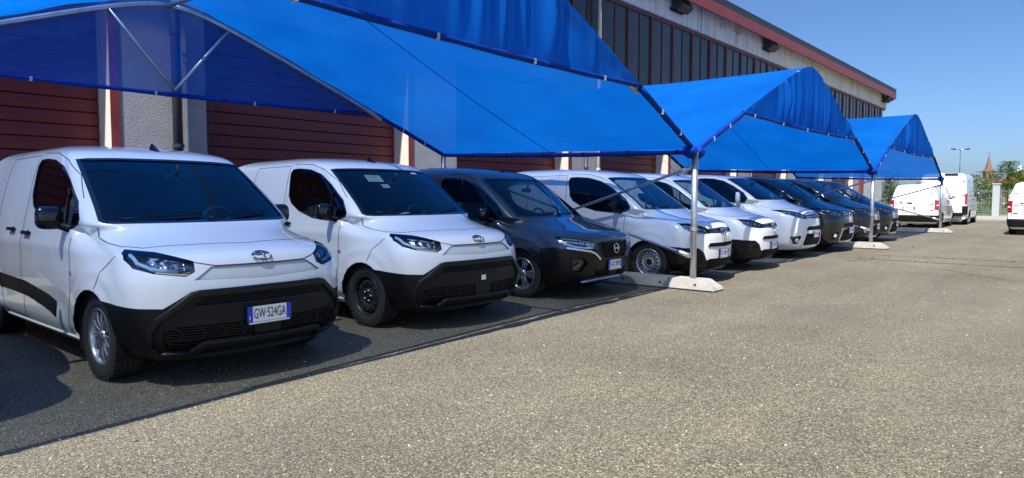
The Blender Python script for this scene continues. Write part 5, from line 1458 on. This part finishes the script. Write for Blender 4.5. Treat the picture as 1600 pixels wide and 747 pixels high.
# church tower
cx, cy = at(1541.5, 330); ch = empty('church_tower', (cx, cy, 0)); tag(ch, 'distant brick church tower with pointed spire', 'church tower')
MB().box(-1.75, 1.75, -1.75, 1.75, 0, 13.6).build('shaft', M('brick_far'), ch, rot=(0, 0, .5))
MB().box(-1.95, 1.95, -1.95, 1.95, 13.2, 13.62).build('cornice', M('brick_far'), ch, rot=(0, 0, .5))
mb = MB(); mb.add([(-1.35, -1.35, 13.62), (1.35, -1.35, 13.62), (1.35, 1.35, 13.62), (-1.35, 1.35, 13.62), (0, 0, 21.6)], [(0, 1, 4), (1, 2, 4), (2, 3, 4), (3, 0, 4)]); mb.build('spire', M('brick_far'), ch, rot=(0, 0, .5))
mb = MB()
for sx in (-1, 1):
    for sy in (-1, 1): mb = MB(); mb.add([(sx * 1.6 - .35, sy * 1.6 - .35, 13.62), (sx * 1.6 + .35, sy * 1.6 - .35, 13.62), (sx * 1.6 + .35, sy * 1.6 + .35, 13.62), (sx * 1.6 - .35, sy * 1.6 + .35, 13.62), (sx * 1.6, sy * 1.6, 14.9)], [(0, 1, 4), (1, 2, 4), (2, 3, 4), (3, 0, 4)]); mb.build('pinnacle', M('brick_far'), ch, rot=(0, 0, .5))
for a in range(4): MB().box(-.45, .45, -1.78, -1.76, 10, 12.2).build('belfry_opening', M('dark_void'), ch, rot=(0, 0, .5 + a * math.pi / 2))
MB().tube([(0, 0, 21.4), (0, 0, 22.8)], .10, 6).build('cross', M('pipe_dark'), ch)
# house
hx, hy = at(1592, 125); hs = empty('house', (hx, hy, 0)); tag(hs, 'distant house with red tiled roof at the right edge', 'house')
MB().box(-5, 5, -4, 4, 0, 3.6).build('wall', M('wall_far'), hs, rot=(0, 0, .35))
mb = MB(); mb.add([(-5.4, -4.4, 3.5), (5.4, -4.4, 3.5), (5.4, 4.4, 3.5), (-5.4, 4.4, 3.5), (-2.5, 0, 5.6), (2.5, 0, 5.6)], [(0, 1, 5, 4), (1, 2, 5), (2, 3, 4, 5), (3, 0, 4)]); rf = mb.build('roof', M('roof_tile'), hs, rot=(0, 0, .35))
MB().box(.8, 1.5, -.8, -.2, 4.6, 6.3).build('chimney', M('brick_far'), rf)
for xx in (-3, 0, 3): MB().box(xx - .5, xx + .5, -4.03, -4.01, 1.2, 2.6).build('window', M('gloss_black'), hs, rot=(0, 0, .35))
# masts
lx, ly = at(1496.5, 96); lm = empty('lamp_mast', (lx, ly, 0)); tag(lm, 'thin street lamp mast with two arms above the tall van', 'street lamp')
MB().tube([(0, 0, 0), (0, 0, 8.0)], [.07, .04], 8).build('mast', M('pipe_dark'), lm)
aX = Vector((math.sin(YAW), -math.cos(YAW), 0))
for sg in (-1, 1): MB().tube([Vector((0, 0, 7.9)), aX * sg * .9 + Vector((0, 0, 8.0))], .05, 6).build('arm', M('galvanised'), lm); MB().tube([aX * sg * .7 + Vector((0, 0, 7.97)), aX * sg * 1.25 + Vector((0, 0, 8.02))], .10, 8).build('lamp_head', M('lamp_case'), lm)
mx_, my_ = at(1591.5, 160); mm = empty('antenna_mast', (mx_, my_, 0)); tag(mm, 'distant antenna mast above the red roof', 'antenna mast')
MB().tube([(0, 0, 0), (0, 0, 9.0)], [.18, .1], 8).build('mast', M('galvanised'), mm)
for j, z in enumerate((6.6, 7.4, 8.2)): MB().tube([aX * -(1.1 - .15 * j) + Vector((0, 0, z)), aX * (1.1 - .15 * j) + Vector((0, 0, z))], .09, 6).build('crossarm', M('galvanised'), mm)
